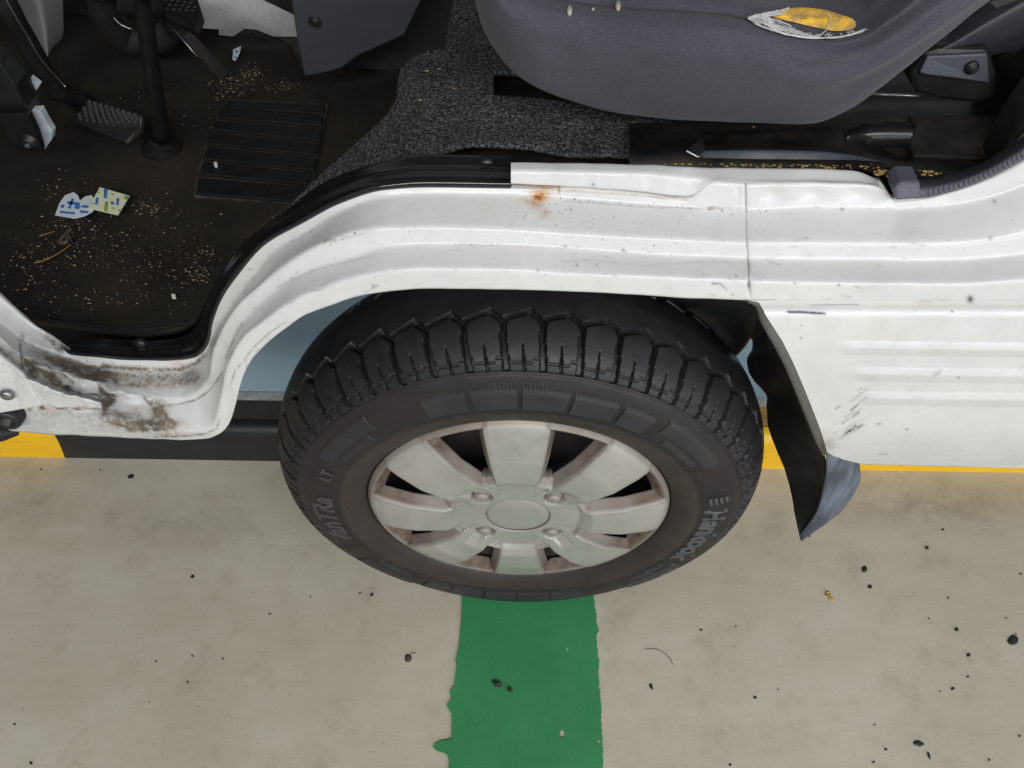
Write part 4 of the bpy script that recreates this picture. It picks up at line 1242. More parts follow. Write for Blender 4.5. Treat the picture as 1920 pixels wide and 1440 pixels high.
    for _ in range(24):
        x0 = rt.uniform(1470, 1600); y0 = np.interp(x0, [1460, 1500, 1540, 1590, 1622], [60, 69, 71, 66, 54])
        strands.append(([(x0, y0), (x0 + rt.uniform(-5, 5), y0 - 3), (x0 + rt.uniform(-9, 9), y0 - rt.uniform(3, 9))], .0006))
    for pts, w_ in strands:
        L = smooth_line(pts, 26)
        Q = np.array([on_seat(x, y, .0055) for x, y in L])
        dd = np.linalg.norm(Q - CAM_LOC, axis=1); dd = np.convolve(np.r_[[dd[0]] * 3, dd, [dd[-1]] * 3], np.ones(7) / 7, 'valid')
        Q = CAM_LOC + (Q - CAM_LOC) / np.linalg.norm(Q - CAM_LOC, axis=1)[:, None] * dd[:, None]
        geo.append(tube_geo(Q, w_ * .22, 5))
        for rep_ in range(3):
            jit = np.cumsum(np.array([[random.uniform(-1, 1) for _ in range(3)] for _ in range(26)]), 0) * .00025 * (1 + w_ * 200)
            geo.append(tube_geo(Q + jit - jit.mean(0), w_ * .12, 4))
    V, F = merge(geo)
    put('frayed_thread', V, F, M['thread'], o)
    for (x, y, sx, sy) in ((1068, 19, 5, 10), (1159, 10, 5, 10), (1112, 16, 3, 3)):
        top = [on_seat(x + sx * math.cos(a), y + sy * math.sin(a), .0014) for a in np.linspace(0, 2 * math.pi, 9, endpoint=False)]
        V, F = slab_geo(top, (0, .001, -.001))
        fix_normals(put('paint_blob', V, F, plain('dried_blob', (.42, .40, .33), .8) if 'dried_blob' not in bpy.data.materials else bpy.data.materials['dried_blob'], o))
build_seat()

# ------------------------------------------------------------------ black metal tray between seat and sill
def build_tray():
    xs = np.array([1180, 1260, 1320, 1420, 1520, 1600, 1650, 1700, 1760, 1860, 1960.])
    rows = [  # (py at each x), y depth
        ([318] * 6 + [325, 330, 335, 345, 350], .052),
        ([303, 304, 305, 306, 307, 310, 316, 322, 330, 336, 340], .056),
        ([292, 293, 296, 298, 299, 301, 306, 312, 318, 325, 328], .060),
        ([284, 284, 281, 279, 280, 284, 295, 303, 306, 310, 312], .066),
        ([276, 276, 276, 274, 275, 278, 288, 297, 299, 300, 300], .078),
        ([262, 262, 264, 264, 262, 262, 268, 272, 273, 274, 274], .092),
        ([250, 250, 252, 250, 246, 240, 243, 254, 256, 256, 256], .100),
        ([244, 244, 245, 243, 238, 232, 233, 238, 239, 240, 240], .108),
        ([232, 232, 232, 232, 228, 218, 214, 214, 214, 214, 214], .135),
        ([215, 215, 215, 215, 212, 205, 203, 203, 204, 204, 204], .150),
        ([200, 200, 200, 200, 198, 188, 184, 184, 184, 184, 184], .165),
        ([175, 175, 175, 175, 172, 176, 176, 176, 176, 176, 176], .20),
        ([120] * 11, .26), ([20] * 11, .34), ([-60] * 11, .42)]
    n = 160; q = np.linspace(xs[0], xs[-1], n)
    rails = []
    for py, y in rows:
        p = pchip(xs, np.asarray(py, float), q)[:, 0]
        rails.append(SA(np.c_[q, p], y=np.full(n, y)))
    G = relax_across(loft3(rails, [3] * (len(rails) - 1)), 2)
    o = put('seat_tray', G, grid_faces(n, G.shape[1])[:, ::-1], M['tray'], van)
    o['label'] = 'black painted metal tray beside the seat, dusty and littered with foam crumbs'
    m = o.data.materials[0]
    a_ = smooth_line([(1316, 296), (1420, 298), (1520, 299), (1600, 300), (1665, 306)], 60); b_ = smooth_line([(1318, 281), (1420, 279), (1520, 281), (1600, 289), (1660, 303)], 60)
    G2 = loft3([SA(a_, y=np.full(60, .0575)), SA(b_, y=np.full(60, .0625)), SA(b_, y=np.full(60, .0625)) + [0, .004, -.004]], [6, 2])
    put('tray_lip', relax_across(G2, 2), grid_faces(60, G2.shape[1])[:, ::-1], M['lip_reflection'], o)  # separate strip so that the lip carries its painted sky reflection
    tube('pressed_bead', smooth_line([S(1585, 258, y=.094), S(1620, 253, y=.094), S(1660, 252, y=.094), S(1702, 253, y=.094)], 20), np.r_[np.linspace(.003, .0095, 7), np.full(13, .0095)], M['gloss_black'], o, 16)
    # seat runner with a bright worn edge
    tube('seat_runner', [S(1622, 176, y=.148), S(1680, 178, y=.148), S(1725, 180, y=.148)], .0013, M['bright_edge'], o, 8)
    # bent metal tongue by the carpet
    tg = [S(1286, 282, y=.062), S(1310, 294, y=.058), S(1320, 288, y=.060), S(1322, 272, y=.066), S(1317, 258, y=.072), S(1300, 268, y=.068)]
    slab('seat_catch', tg, (0, .004, -.004), M['gloss_black'], o, .0008)
    tube('catch_edge', [S(1287, 283, y=.0605), S(1308, 294, y=.0565), S(1314, 293, y=.0565)], .0009, M['bright_edge'], o, 6)
    # lid of the tray further back
    lid = [S(1699, 222, y=.118), S(1712, 240, y=.106), S(1700, 258, y=.098), S(1698, 274, y=.090), S(1708, 297, y=.076), S(1870, 304, y=.076), S(1870, 222, y=.118)]
    slab('tray_lid', [p + [0, -.002, .004] for p in lid], (0, .002, -.006), M['dusty_black'], o, .0015)
build_tray()

# belt guide cover with cross-head screw
def build_belt_cover():
    y0 = .115
    base = [(1705, 140), (1720, 120), (1735, 98), (1760, 90), (1855, 92), (1870, 140), (1868, 185), (1830, 196), (1760, 188), (1722, 178), (1710, 162)]
    o = slab('belt_cover', [S(x, y, y=y0 + .012) for x, y in base], (0, .03, 0), M['black_plastic'], van, .004)
    face = [(1724, 138), (1739, 105), (1852, 100), (1856, 158), (1848, 156), (1790, 148), (1740, 142)]
    f = slab('cover_face', [S(x, y, y=y0 + (.006 if y > 120 else .0095)) for x, y in face], (0, .012, 0), M['belt_plastic'], o, .0015)
    f['label'] = 'textured blue-grey face of the belt guide cover'
    c = S(1824, 130, y=y0 + .005)
    V = []
    for r_, d in ((.0002, -.0008), (.0025, -.0008), (.0034, -.0002), (.0037, .0008), (.0050, .0010), (.0054, .003)):
        for k in range(18):
            a = 2 * math.pi * k / 18; V.append(c + [r_ * math.cos(a), d, r_ * math.sin(a)])
    sc = put('cover_screw', V, grid_faces(6, 18, False, True)[:, ::-1], M['dark_metal'], f)
    # pillar trim, shoulder moulding and dark slot
    P0 = smooth_line([(1700, 120), (1760, 70), (1830, 20), (1900, -20)], 60); P1 = smooth_line([(1735, 105), (1790, 80), (1850, 45), (1920, 5)], 60); P2 = smooth_line([(1760, 120), (1850, 105), (1905, 95), (1985, 80)], 60)
    G = relax_across(loft3([SA(P0, y=np.full(60, .155)), SA(P1, y=np.full(60, .125)), SA(P2, y=np.full(60, .15))], [12, 14]), 6)
    put('pillar_moulding', G, grid_faces(60, G.shape[1]), M['grey_plastic'], van)
    slab('pillar_slot', [S(1856, 4, y=.118), S(1868, 15, y=.115), S(1930, -8, y=.115), S(1930, -30, y=.118)], (0, .01, 0), M['dark_interior'], van)
    Q0 = smooth_line([(1830, 310), (1850, 255), (1880, 200), (1915, 150), (1960, 100)], 60); Q1 = smooth_line([(1855, 318), (1890, 280), (1925, 240), (1960, 205), (2000, 165)], 60); Q2 = smooth_line([(1880, 312), (1920, 282), (1950, 262), (1985, 240), (2020, 215)], 60)
    G = relax_across(loft3([SA(Q0, y=np.full(60, .085)), SA(Q1, y=np.full(60, .060)), SA(Q2, y=np.full(60, .070))], [12, 10]), 6)
    put('pillar_trim', G, grid_faces(60, G.shape[1])[:, ::-1], M['black_plastic'], van)
    R0 = smooth_line([(1800, 240), (1840, 150), (1870, 90), (1920, 60), (1990, 30)], 40); R1 = smooth_line([(1830, 320), (1870, 260), (1910, 200), (1960, 130), (2010, 80)], 40)
    G = loft3([SA(R0, y=np.full(40, .17)), SA(R1, y=np.full(40, .10))], [12])
    put('pillar_base', G, grid_faces(40, 13)[:, ::-1], M['black_plastic'], van)
build_belt_cover()

# ribbed rubber weatherstrip climbing the rear edge of the door opening
def build_weatherstrip():
    A = [(1676, 372), (1727, 372), (1785, 360), (1850, 337), (1905, 309), (1985, 262)]
    Bq = [(1672, 336), (1727, 334), (1780, 326), (1838, 306), (1890, 275), (1960, 228)]
    t = chord(A); n = 420; q = np.linspace(0, t[-1], n)
    a, b = pchip(t, A, q), pchip(t, Bq, q)
    L = lambda s, y: SA(a + (b - a) * s, y=np.full(n, y))
    G = loft3([L(0, .036), L(.08, .026), L(.5, .030), L(.75, .040), L(1.0, .060)], [4, 8, 6, 6])
    G = relax_across(G, 3)
    rib = .0011 * np.clip(np.sin(q * .62), 0, 1)[:, None] * np.exp(-((np.linspace(0, 1, G.shape[1])[None] - .35) / .22) ** 2) * (q > 60)[:, None]
    G[..., 1] += rib
    o = put('weatherstrip', G, grid_faces(n, G.shape[1])[:, ::-1], M['strip_rubber'], van)
    o['label'] = 'ribbed grey rubber weatherstrip along the rear of the door opening'
    e = [(1679, 377), (1727, 373), (1726, 341), (1690, 341), (1676, 352)]
    slab('strip_end', [S(x, y, y=.0215 + .0002 * (377 - y)) for x, y in e], (0, .02, 0), M['strip_rubber'], o, .002)
build_weatherstrip()

# ------------------------------------------------------------------ footwell
def build_footwell():
    # white tunnel panel at the far side
    P = [(360, -40), (368, 52), (410, 55), (411, 66), (437, 68), (458, 58), (482, 60), (562, 84), (560, 28), (480, -10), (470, -40)]
    o = slab('tunnel_panel', [S(x, y, y=.78) for x, y in P], (0, .01, 0), M['paint'], van)
    attr(o, 'wear_shade', np.tile([.16, .32, 0, 0], (len(o.data.vertices), 1)))
    slab('tunnel_ledge', [S(470, -12, y=.775), S(565, 34, y=.775), S(565, -30, y=.775), S(470, -50, y=.775)], (0, .01, 0), M['dusty_black'], van)
    # grey console panel with a cross-head screw
    P = [(540, -40), (549, 20), (556, 70), (571, 143), (600, 139), (640, 128), (672, 104), (700, 92), (735, 76), (757, 66), (766, 48), (795, -10), (805, -40)]
    c = slab('console_panel', [S(x, y, y=.50) for x, y in P], (0, .02, 0), M['grey_plastic'], van, .002)
    c['label'] = 'plain dark grey plastic console panel fixed by a cross-head screw'
    q = S(590, 43, y=.4985)
    V = []
    for r_, d in ((.0003, -.001), (.003, -.0012), (.0042, -.0006), (.0048, .0006), (.0070, .0008), (.0078, -.0004), (.0086, .0012)):
        for k in range(18):
            a = 2 * math.pi * k / 18; V.append(q + [r_ * math.cos(a), d, r_ * math.sin(a)])
    put('panel_screw', V, grid_faces(7, 18, False, True)[:, ::-1], M['dark_metal'], c)
    # cover behind the carpet edge
    P = [(640, 132), (700, 96), (760, 70), (790, 0), (880, -40), (850, 60), (840, 95), (790, 100), (752, 128), (745, 190), (700, 240), (690, 190), (720, 130), (690, 120)]
    # light grey cloth duct
    a = smooth_line([(-30, -60), (30, 10), (48, 55), (72, 98), (92, 125)], 40); b = smooth_line([(110, -60), (118, 10), (119, 55), (108, 95), (93, 127)], 40)
    G = loft3([SA(a, y=np.full(40, .70)), SA(a + (b - a) * .5, y=np.full(40, .64)), SA(b, y=np.full(40, .71))], [10, 10])
    put('cloth_duct', relax_across(G, 5), grid_faces(40, 21), M['grey_cloth'], van)
    # steering shaft with rubber boot
    p0 = S(307, 283, z=.418)
    p1 = S(262, -30, y=p0[1] - .10)
    sh = put('steering_shaft', *tube_geo([p0 + (p1 - p0) * s for s in np.linspace(0.04, 1, 12)], np.linspace(.0105, .0090, 12), 16), M['black_plastic'], van)
    ax = (p1 - p0) / np.linalg.norm(p1 - p0)
    V, F = tube_geo([p0 + ax * d for d in (-.004, .002, .006, .010, .018, .020, .026, .030, .032, .040)], [.027, .027, .0255, .024, .021, .019, .0175, .0165, .015, .0135], 24)
    put('shaft_boot', V, F, M['rubber'], sh)
    # pedals
    def pedal(name, label, arm, arad, pad, thick, rows, cols, padname='pad', edge=None):
        A = smooth_line(arm, 24)
        V, F = tube_geo(A, arad, 10)
        V = np.array(V)
        o = put(name, V, F, M['dark_metal'], van)
        o['label'] = label
        n = np.cross(pad[1] - pad[0], pad[-1] - pad[0]); n /= np.linalg.norm(n)
        if n[2] < 0: n = -n
        pd = slab(padname, pad, -n * thick, M['rubber'], o, .004)
        geo = []
        # raised studs on the pad
        c0, c1, c3 = pad[0], pad[1], pad[-1]
        for i in range(rows):
            for j in range(cols):
                u = (j + .8 + .5 * (i % 2)) / (cols + 1.2); v = (i + .8) / (rows + .8)
                pt = (1 - u) * (1 - v) * pad[0] + u * (1 - v) * pad[1] + u * v * pad[2] + (1 - u) * v * pad[-1]
                r_ = .0032
                e1 = (pad[1] - pad[0]) / np.linalg.norm(pad[1] - pad[0]); e2 = np.cross(n, e1)
                ring = [pt + r_ * (math.cos(a) * e1 + math.sin(a) * e2) for a in np.linspace(0, 2 * math.pi, 6, endpoint=False)]
                V = ring + [p + n * .0016 - (p - pt) * .35 for p in ring]
                F = [(k, (k + 1) % 6, 6 + (k + 1) % 6, 6 + k) for k in range(6)] + [tuple(6 + k for k in range(6))]
                geo.append((V, F))
        V, F = merge(geo)
        put('grip_studs', V, F, M['grey_rubber'], pd, False)['kind'] = 'stuff'
        return o
    M['grey_rubber'] = plain('grey_rubber', (.045, .043, .040), .8, var=.3)
    zt = .475
    pad = [S(163, 184, z=zt + .022), S(268, 216, z=zt + .012), S(264, 246, z=zt - .004), S(238, 270, z=zt - .012), S(130, 226, z=zt + .004)]
    o = pedal('brake_pedal', 'studded rubber brake pedal on a broad dark arm', [S(180, 205, z=zt - .004), S(130, 185, y=.56), S(85, 140, y=.55), S(45, 70, y=.54), S(5, 0, y=.53), S(-15, -40, y=.53)], [.006] * 4 + [.015] * 16 + [.016] * 4, pad, .010, 6, 9)
    tube('arm_edge', smooth_line([S(122, 162, y=.535), S(75, 108, y=.52), S(50, 65, y=.515), S(15, 5, y=.51), S(0, -25, y=.51)], 20), .0011, M['bright_edge'], o, 6)
    pad = [S(297, -12, y=.64), S(370, -8, y=.63), S(381, 30, y=.63), S(372, 56, y=.635), S(310, 30, y=.65)]
    pad = [S(300, -25, z=.52), S(368, -10, z=.52), S(380, 28, z=.515), S(370, 54, z=.51), S(305, 25, z=.52)]
    o = pedal('clutch_pedal', 'small studded clutch pedal beside the white tunnel panel', [S(330, 20, z=.505), S(300, 28, z=.51), S(270, 20, z=.53), S(235, -5, z=.56), S(215, -40, z=.58)], .012, pad, .012, 5, 5)
    tube('arm_edge', smooth_line([S(250, 56, y=.60), S(225, 45, y=.60), S(205, 22, y=.60), S(185, -10, y=.60)], 16), .0012, M['bright_edge'], o, 6)
    # dark arm and housing above the shaft
    tube('pedal_bracket', smooth_line([S(190, -20, y=.60), S(205, 40, y=.62), S(235, 75, y=.64), S(285, 75, y=.64), S(325, 50, y=.64)], 24), .020, M['dark_interior'], van, 12)
    slab('column_cover', [S(215, -40, y=.40), S(216, 24, y=.42), S(262, 26, y=.42), S(300, 20, y=.42), S(300, -40, y=.40)], (0, .06, 0), M['dark_interior'], van, .004)
    # accelerator: narrow ribbed treadle
    ac = [S(325, 56, z=.500), S(350, 52, z=.500), S(414, 122, z=.440), S(400, 141, z=.432)]
    o = slab('accelerator_pedal', ac, (0.01, 0, -.012), M['rubber'], van, .002)
    o['label'] = 'long narrow ribbed accelerator pedal hinged at the mat'
    for s in (.25, .5, .75):
        a = ac[0] * (1 - s) + ac[1] * s; b = ac[3] * (1 - s) + ac[2] * s
        tube('pedal_rib', [a + [0, 0, .001], (a + b) / 2 + [0, 0, .001], b + [0, 0, .001]], .0016, M['rubber'], o, 6)
    tube('pedal_edge', [ac[0] + [0, 0, .0015], ac[0] * .4 + ac[3] * .6 + [0, 0, .0015]], .0012, M['bright_edge'], o, 6)
    # bracket at the front edge of the footwell, with bolt and broken white clip
    br = [(-40, 95), (0, 118), (30, 160), (48, 205), (58, 215), (72, 255), (82, 285), (50, 284), (25, 275), (12, 240), (-40, 235)]
    o = slab('front_bracket', [S(x, y, y=.36) for x, y in br], (0, .03, 0), M['black_plastic'], van, .003)
    o['label'] = 'black plastic bracket with a hex bolt at the front of the footwell'
    slab('bracket_plate', [S(x, y, y=.345) for x, y in [(-40, 215), (52, 212), (70, 250), (80, 284), (40, 283), (20, 268), (5, 240), (-40, 235)]], (0, .01, 0), M['gloss_black'], o, .002)
    q = S(54, 267, y=.343)
    V = []
    for r_, d in ((.0002, .0), (.0035, .0), (.0040, -.005), (.0068, -.005), (.0072, .0), (.0100, .0005), (.0105, .003)):
        for k in range(12):
            a = 2 * math.pi * k / 12; V.append(q + [r_ * math.cos(a), d, r_ * math.sin(a)])
    put('bracket_bolt', V, grid_faces(7, 12, False, True)[:, ::-1], M['dark_metal'], o, False)
    cl = [(57, 208), (75, 207), (84, 225), (98, 248), (97, 262), (82, 283), (72, 252), (70, 236), (66, 228)]
    k = slab('white_clip', [S(x, y, y=.365) for x, y in cl], (0, .012, 0), M['white_plastic'], o, .0015)
    slab('clip_tab', [S(x, y, y=.40) for x, y in [(58, 145), (75, 158), (68, 170), (60, 155)]], (0, .006, 0), M['white_plastic'], o)
    # dark lower dash above the footwell
build_footwell()

# roof of the cab, above the frame, which keeps the cab in shade
def build_cab_back():
    V, F = slab_geo([(-.315, .30, .412), (.05, .30, .412), (.05, 1.35, .412), (-.315, 1.35, .412)], (0, 0, -.02))
    fix_normals(put('cab_floor', V, F, M['dusty_black'], van, False))
    P = [S(600, 120, y=.60), S(900, 150, y=.60), S(900, -90, y=.60), S(600, -90, y=.60)]
    slab('engine_cover', P, (0, .02, 0), M['dark_interior'], van)
build_cab_back()

def build_roof():
    V, F = slab_geo([(-1.0, .08, 1.86), (1.6, .08, 1.86), (1.6, 1.42, 1.86), (-1.0, 1.42, 1.86)], (0, 0, .03))
    o = fix_normals(put('roof', V, F, M['dark_interior'], van, False))
    V, F = slab_geo([(-1.9, .10, 1.08), (-.62, .10, 1.08), (-.62, 1.36, 1.08), (-1.9, 1.36, 1.08)], (-.1, 0, -.22))
    fix_normals(put('dashboard', V, F, M['dark_interior'], van, False))
    # far flank of the van and the backrest side, below the windows
    V, F = slab_geo([(-1.9, 1.40, .41), (1.6, 1.40, .41), (1.6, 1.40, 1.0), (-1.9, 1.40, 1.0)], (0, .03, 0))
    fix_normals(put('far_door', V, F, M['dark_interior'], van, False))
    V, F = slab_geo([(-1.55, .06, .38), (-1.55, 1.40, .38), (-1.55, 1.40, 1.0), (-1.55, .06, 1.0)], (-.03, 0, 0))
    fix_normals(put('bulkhead', V, F, M['dark_interior'], van, False))
build_roof()

# ================================================================== LOOSE THINGS
# floor mat with a ribbed heel pad
def build_mat():
    poly = [(-60, 520), (0, 560), (28, 586), (60, 602), (130, 612), (200, 622), (262, 628), (310, 622), (345, 612), (368, 598), (378, 580), (386, 560), (400, 530), (420, 496), (460, 446), (522, 400), (608, 336), (690, 280), (740, 220), (760, 120), (690, 96), (640, 128), (571, 146), (545, 86), (480, 62), (458, 60), (437, 72), (411, 70), (370, 56), (330, 40), (200, 30), (-60, 20)]
    def zf(X, Y):
        z = np.full(X.shape, .420)
        z = z + .006 * np.exp(-((Y - (612 + .05 * X)) / 30) ** 2)            # turned-up front hem
        z = z + .10 * np.clip((95 - Y) / 90, 0, 1.5) ** 1.3 * np.clip((X - 380) / 60, 0, 1)   # climbs the tunnel
        z = z + .002 * np.sin(X * .013 + 1) * np.cos(Y * .017)
        z = z + .07 * np.clip((110 - X) / 300, 0, 1) + .05 * np.clip((380 - Y) / 380, 0, 1) * np.clip((300 - X) / 300, 0, 1)
        z = z + .035 * np.clip((X - 600) / 140, 0, 1) ** 1.5
        return z
    o, P, V = px_patch('floor_mat', poly, 4.0, zf, M['mat'], None, None, .006)
    tag(o, 'dusty black floor mat lying in the footwell, with a ribbed heel pad', 'floor mat')
    # hem stitching
    hem = smooth_line([(60, 596), (130, 605), (200, 612), (262, 617), (310, 613), (345, 603)], 60)
    tube('hem', SA(hem, z=np.full(60, .4275)), .0010, M['rubber'], o, 6)
    # heel pad
    Q = [(420, 182), (616, 194), (560, 382), (360, 366)]
    Q = [(424, 184), (617, 193), (600, 270), (583, 380), (361, 366), (366, 320)]
    zb = .424
    base = slab('heel_pad', [S(x, y, z=zb + .002) for x, y in Q], (0, 0, -.006), M['pad_dust'], o, .002)
    bars = [((425, 186), (612, 196), (611, 213), (416, 200)), ((412, 202), (609, 216), (608, 236), (404, 219)), ((403, 223), (606, 240), (603, 264), (394, 242)), ((394, 245), (602, 268), (598, 291), (384, 268)),
            ((385, 271), (597, 295), (592, 320), (376, 296)), ((377, 299), (590, 324), (578, 345), (371, 325)), ((369, 330), (578, 349), (556, 378), (364, 362))]
    for b in bars:
        cx_, cy_ = sum(p[0] for p in b) / 4, sum(p[1] for p in b) / 4
        b = [(cx_ + (x - cx_) * .965, cy_ + (y - cy_) * .90) for x, y in b]
        slab('pad_rib', [S(x, y, z=zb + .0065) for x, y in b], (0, 0, -.005), M['pad_rubber'], base, .0018)
M['pad_dust'] = plain('pad_dust', (.050, .042, .030), .85, col2=(.010, .009, .008), scale=55)
M['pad_rubber'] = plain('pad_rubber', (.010, .011, .012), .42, var=.35, scale=40, bmp=.2, bscale=700, spec=.35)
build_mat()

# grit and dry crumbs strewn over the mat: far too many to count
def build_crumbs():
    rnd = random.Random(5)
    V, F = [], []
    spots = [(150, 450, 110, 70, 260), (60, 500, 60, 60, 120), (300, 480, 130, 70, 170), (440, 160, 45, 30, 220), (470, 140, 25, 15, 130), (530, 162, 30, 10, 90), (300, 190, 60, 50, 70), (360, 520, 30, 25, 70), (130, 420, 40, 40, 90), (280, 390, 25, 15, 60), (200, 560, 120, 30, 90), (420, 250, 60, 60, 40), (380, 480, 25, 50, 60), (110, 350, 40, 30, 40), (30, 600, 40, 10, 0), (250, 655, 70, 8, 22), (330, 645, 20, 8, 14)]
    def crumb(px, py, z, s, flat=.6):
        c = S(px, py, z=z); b = len(V)
        a0 = rnd.uniform(0, 6.28); el = rnd.uniform(.6, 2.2)
        n = 5
        for k in range(n):
            a = a0 + 2 * math.pi * k / n; r = s * rnd.uniform(.6, 1.2)
            V.append((c[0] + r * math.cos(a) * el, c[1] + r * math.sin(a), c[2]))
        V.append((c[0], c[1], c[2] + s * flat))
        for k in range(n): F.append((b + k, b + (k + 1) % n, b + n))
    for cx, cy, sx, sy, n in spots:
        for _ in range(n):
            x, y = rnd.gauss(cx, sx * .55), rnd.gauss(cy, sy * .55)
            if y > 600 and cy < 600: continue
            if x > 430 and y > 330: continue
            z = .4215 + (.07 * max(0, min(1, (110 - x) / 300)) + .05 * max(0, min(1, (380 - y) / 380)) * max(0, min(1, (300 - x) / 300))) + .003
            if cy > 630: z = .448
            crumb(x, y, z, rnd.choice([.0004, .0004, .0005, .0005, .0006, .0008, .0012]))
    o = put('grit', V, F, M['crumb'], None, False)
    tag(o, 'pale grit and dry crumbs strewn over the black mat', 'grit', kind='stuff')
    V.clear(); F.clear()
    for _ in range(120):
        x = rnd.uniform(1230, 1650); crumb(x, 306 + 8 * (x - 1230) / 420 + rnd.gauss(0, 2.0), .684, rnd.choice([.0005, .0006, .0008, .0011]))
    for cx, n in ((1655, 26), (1690, 26), (1735, 12), (1690, 14)):
        for _ in range(n):
            crumb(rnd.gauss(cx, 10), rnd.gauss(324, 3), .683, rnd.choice([.0007, .001, .0016]))
    for _ in range(40):
        crumb(rnd.gauss(1650, 40), rnd.gauss(284, 8), .672, rnd.choice([.0006, .001]))
    for x, y in ((1305, 253), (1413, 238), (851, 166), (824, 129), (800, 133), (787, 188)):
        crumb(x, y, .674 if x > 1000 else .676, .0013)
    o = put('foam_crumbs', V, F, M['foam_crumb'], None, False)
    tag(o, 'yellow foam crumbs scattered along the edge of the seat tray', 'crumbs', kind='stuff')
build_crumbs()

# torn printed labels on the mat
def build_labels():
    zt = .4315
    P = [(103, 403), (112, 380), (122, 366), (138, 360), (146, 366), (150, 376), (160, 368), (172, 366), (180, 378), (174, 396), (160, 404), (140, 409)]
    o = slab('torn_label', [S(x, y, z=zt) for x, y in P], (0, 0, -.0008), M['paper_white'])
    tag(o, 'torn white paper label with blue print, lying on the black mat', 'label')
    for q in ([(126, 377), (150, 380), (149, 385), (126, 382)], [(134, 372), (139, 373), (132, 392), (127, 390)], [(142, 383), (152, 387), (146, 393), (139, 390)], [(113, 395), (140, 398), (140, 402), (112, 399)],
              [(154, 384), (170, 386), (169, 390), (153, 389)], [(150, 394), (166, 396), (164, 400), (150, 399)], [(115, 383), (121, 384), (119, 390), (113, 389)]):
        slab('blue_print', [S(x, y, z=zt + .0004) for x, y in q], (0, 0, -.0003), M['print_blue'], o)
    zt = .4335
    P = [(187, 351), (243, 367), (221, 403), (165, 390)]
    o = slab('printed_label', [S(x, y, z=zt) for x, y in P], (0, 0, -.0008), M['paper_cream'])
    tag(o, 'cream square label printed in green and blue, beside the torn white one', 'label')
    for q, m in (([(195, 353), (202, 355), (200, 372), (194, 371)], 'print_blue'), ([(197, 377), (203, 379), (201, 397), (195, 395)], 'print_green'), ([(234, 366), (242, 368), (239, 375), (232, 373)], 'print_green'),
                 ([(180, 370), (185, 371), (183, 384), (178, 383)], 'print_blue'), ([(219, 371), (224, 372), (222, 385), (217, 384)], 'print_blue'), ([(208, 377), (214, 379), (213, 384), (207, 382)], 'print_blue'),
                 ([(182, 359), (187, 360), (187, 362), (182, 361)], 'print_green'), ([(207, 362), (213, 364), (213, 366), (207, 364)], 'print_green'), ([(209, 388), (215, 390), (215, 392), (209, 390)], 'print_green'), ([(171, 380), (176, 381), (176, 383), (171, 382)], 'print_green'), ([(222, 392), (226, 393), (225, 396), (221, 395)], 'print_green'), ([(234, 380), (237, 381), (235, 386), (233, 384)], 'print_blue')):
        slab('label_print', [S(x, y, z=zt + .0004) for x, y in q], (0, 0, -.0003), M[m], o)
    P = [(437, 93), (452, 86), (449, 100), (441, 114), (436, 111)]
    o = slab('paper_scrap', [S(x, y, z=.432) for x, y in P], (0, 0, -.0008), M['paper_white'])
    tag(o, 'small pale blue paper scrap beside the accelerator pedal', 'paper scrap')
    for q in ([(442, 94), (446, 95), (444, 99), (441, 98)], [(440, 105), (444, 106), (443, 109), (440, 109)]):
        slab('blue_print', [S(x, y, z=.4324) for x, y in q], (0, 0, -.0003), M['print_blue'], o)
    z = .4265
    for i, (pts, lab) in enumerate((([(52, 450), (76, 442), (102, 434)], 'short straight dry stalk on the black mat below the torn label'), ([(42, 498), (80, 489), (110, 475), (133, 458)], 'long curved dry stalk on the black mat near the front corner'),
                                   ([(-20, 491), (22, 490)], 'thin dry stalk lying at the edge of the black mat'))):
        L = smooth_line(pts, 14) if len(pts) > 2 else np.array([[pts[0][0] + (pts[1][0] - pts[0][0]) * s, pts[0][1] + (pts[1][1] - pts[0][1]) * s] for s in np.linspace(0, 1, 6)])
        tag(tube('dry_stalk', SA(L, z=np.array([z + .018 * max(0, (110 - x) / 300) for x, _ in L])), np.linspace(.0010, .0005, len(L)), M['twig'], None, 6), lab, 'stalk')
    L = smooth_line([(128, 424), (133, 430), (126, 436), (116, 447), (112, 453), (124, 455), (128, 440), (136, 456)], 30)
    tag(tube('curled_leaf', SA(L, z=np.full(30, .4275)), np.r_[np.linspace(.0012, .0028, 15), np.linspace(.0028, .0008, 15)], M['brown_leaf'], None, 6), 'curled brown leaf shred on the mat below the torn label', 'leaf')
    o = slab('white_pellet', [S(404 + 3.4 * math.cos(a), 307 + 4 * math.sin(a), z=.4335) for a in np.linspace(0, 6.28, 9, endpoint=False)], (0, 0, -.003), M['paper_white'])
    tag(o, 'tiny round white pellet on the ribbed heel pad', 'pellet')
    o = slab('white_fleck', [S(x, y, z=.4300) for x, y in [(321, 551), (328, 551), (329, 557), (322, 557)]], (0, 0, -.003), M['paper_cream'])
    tag(o, 'tiny square white fleck near the front hem of the mat', 'fleck')
build_labels()

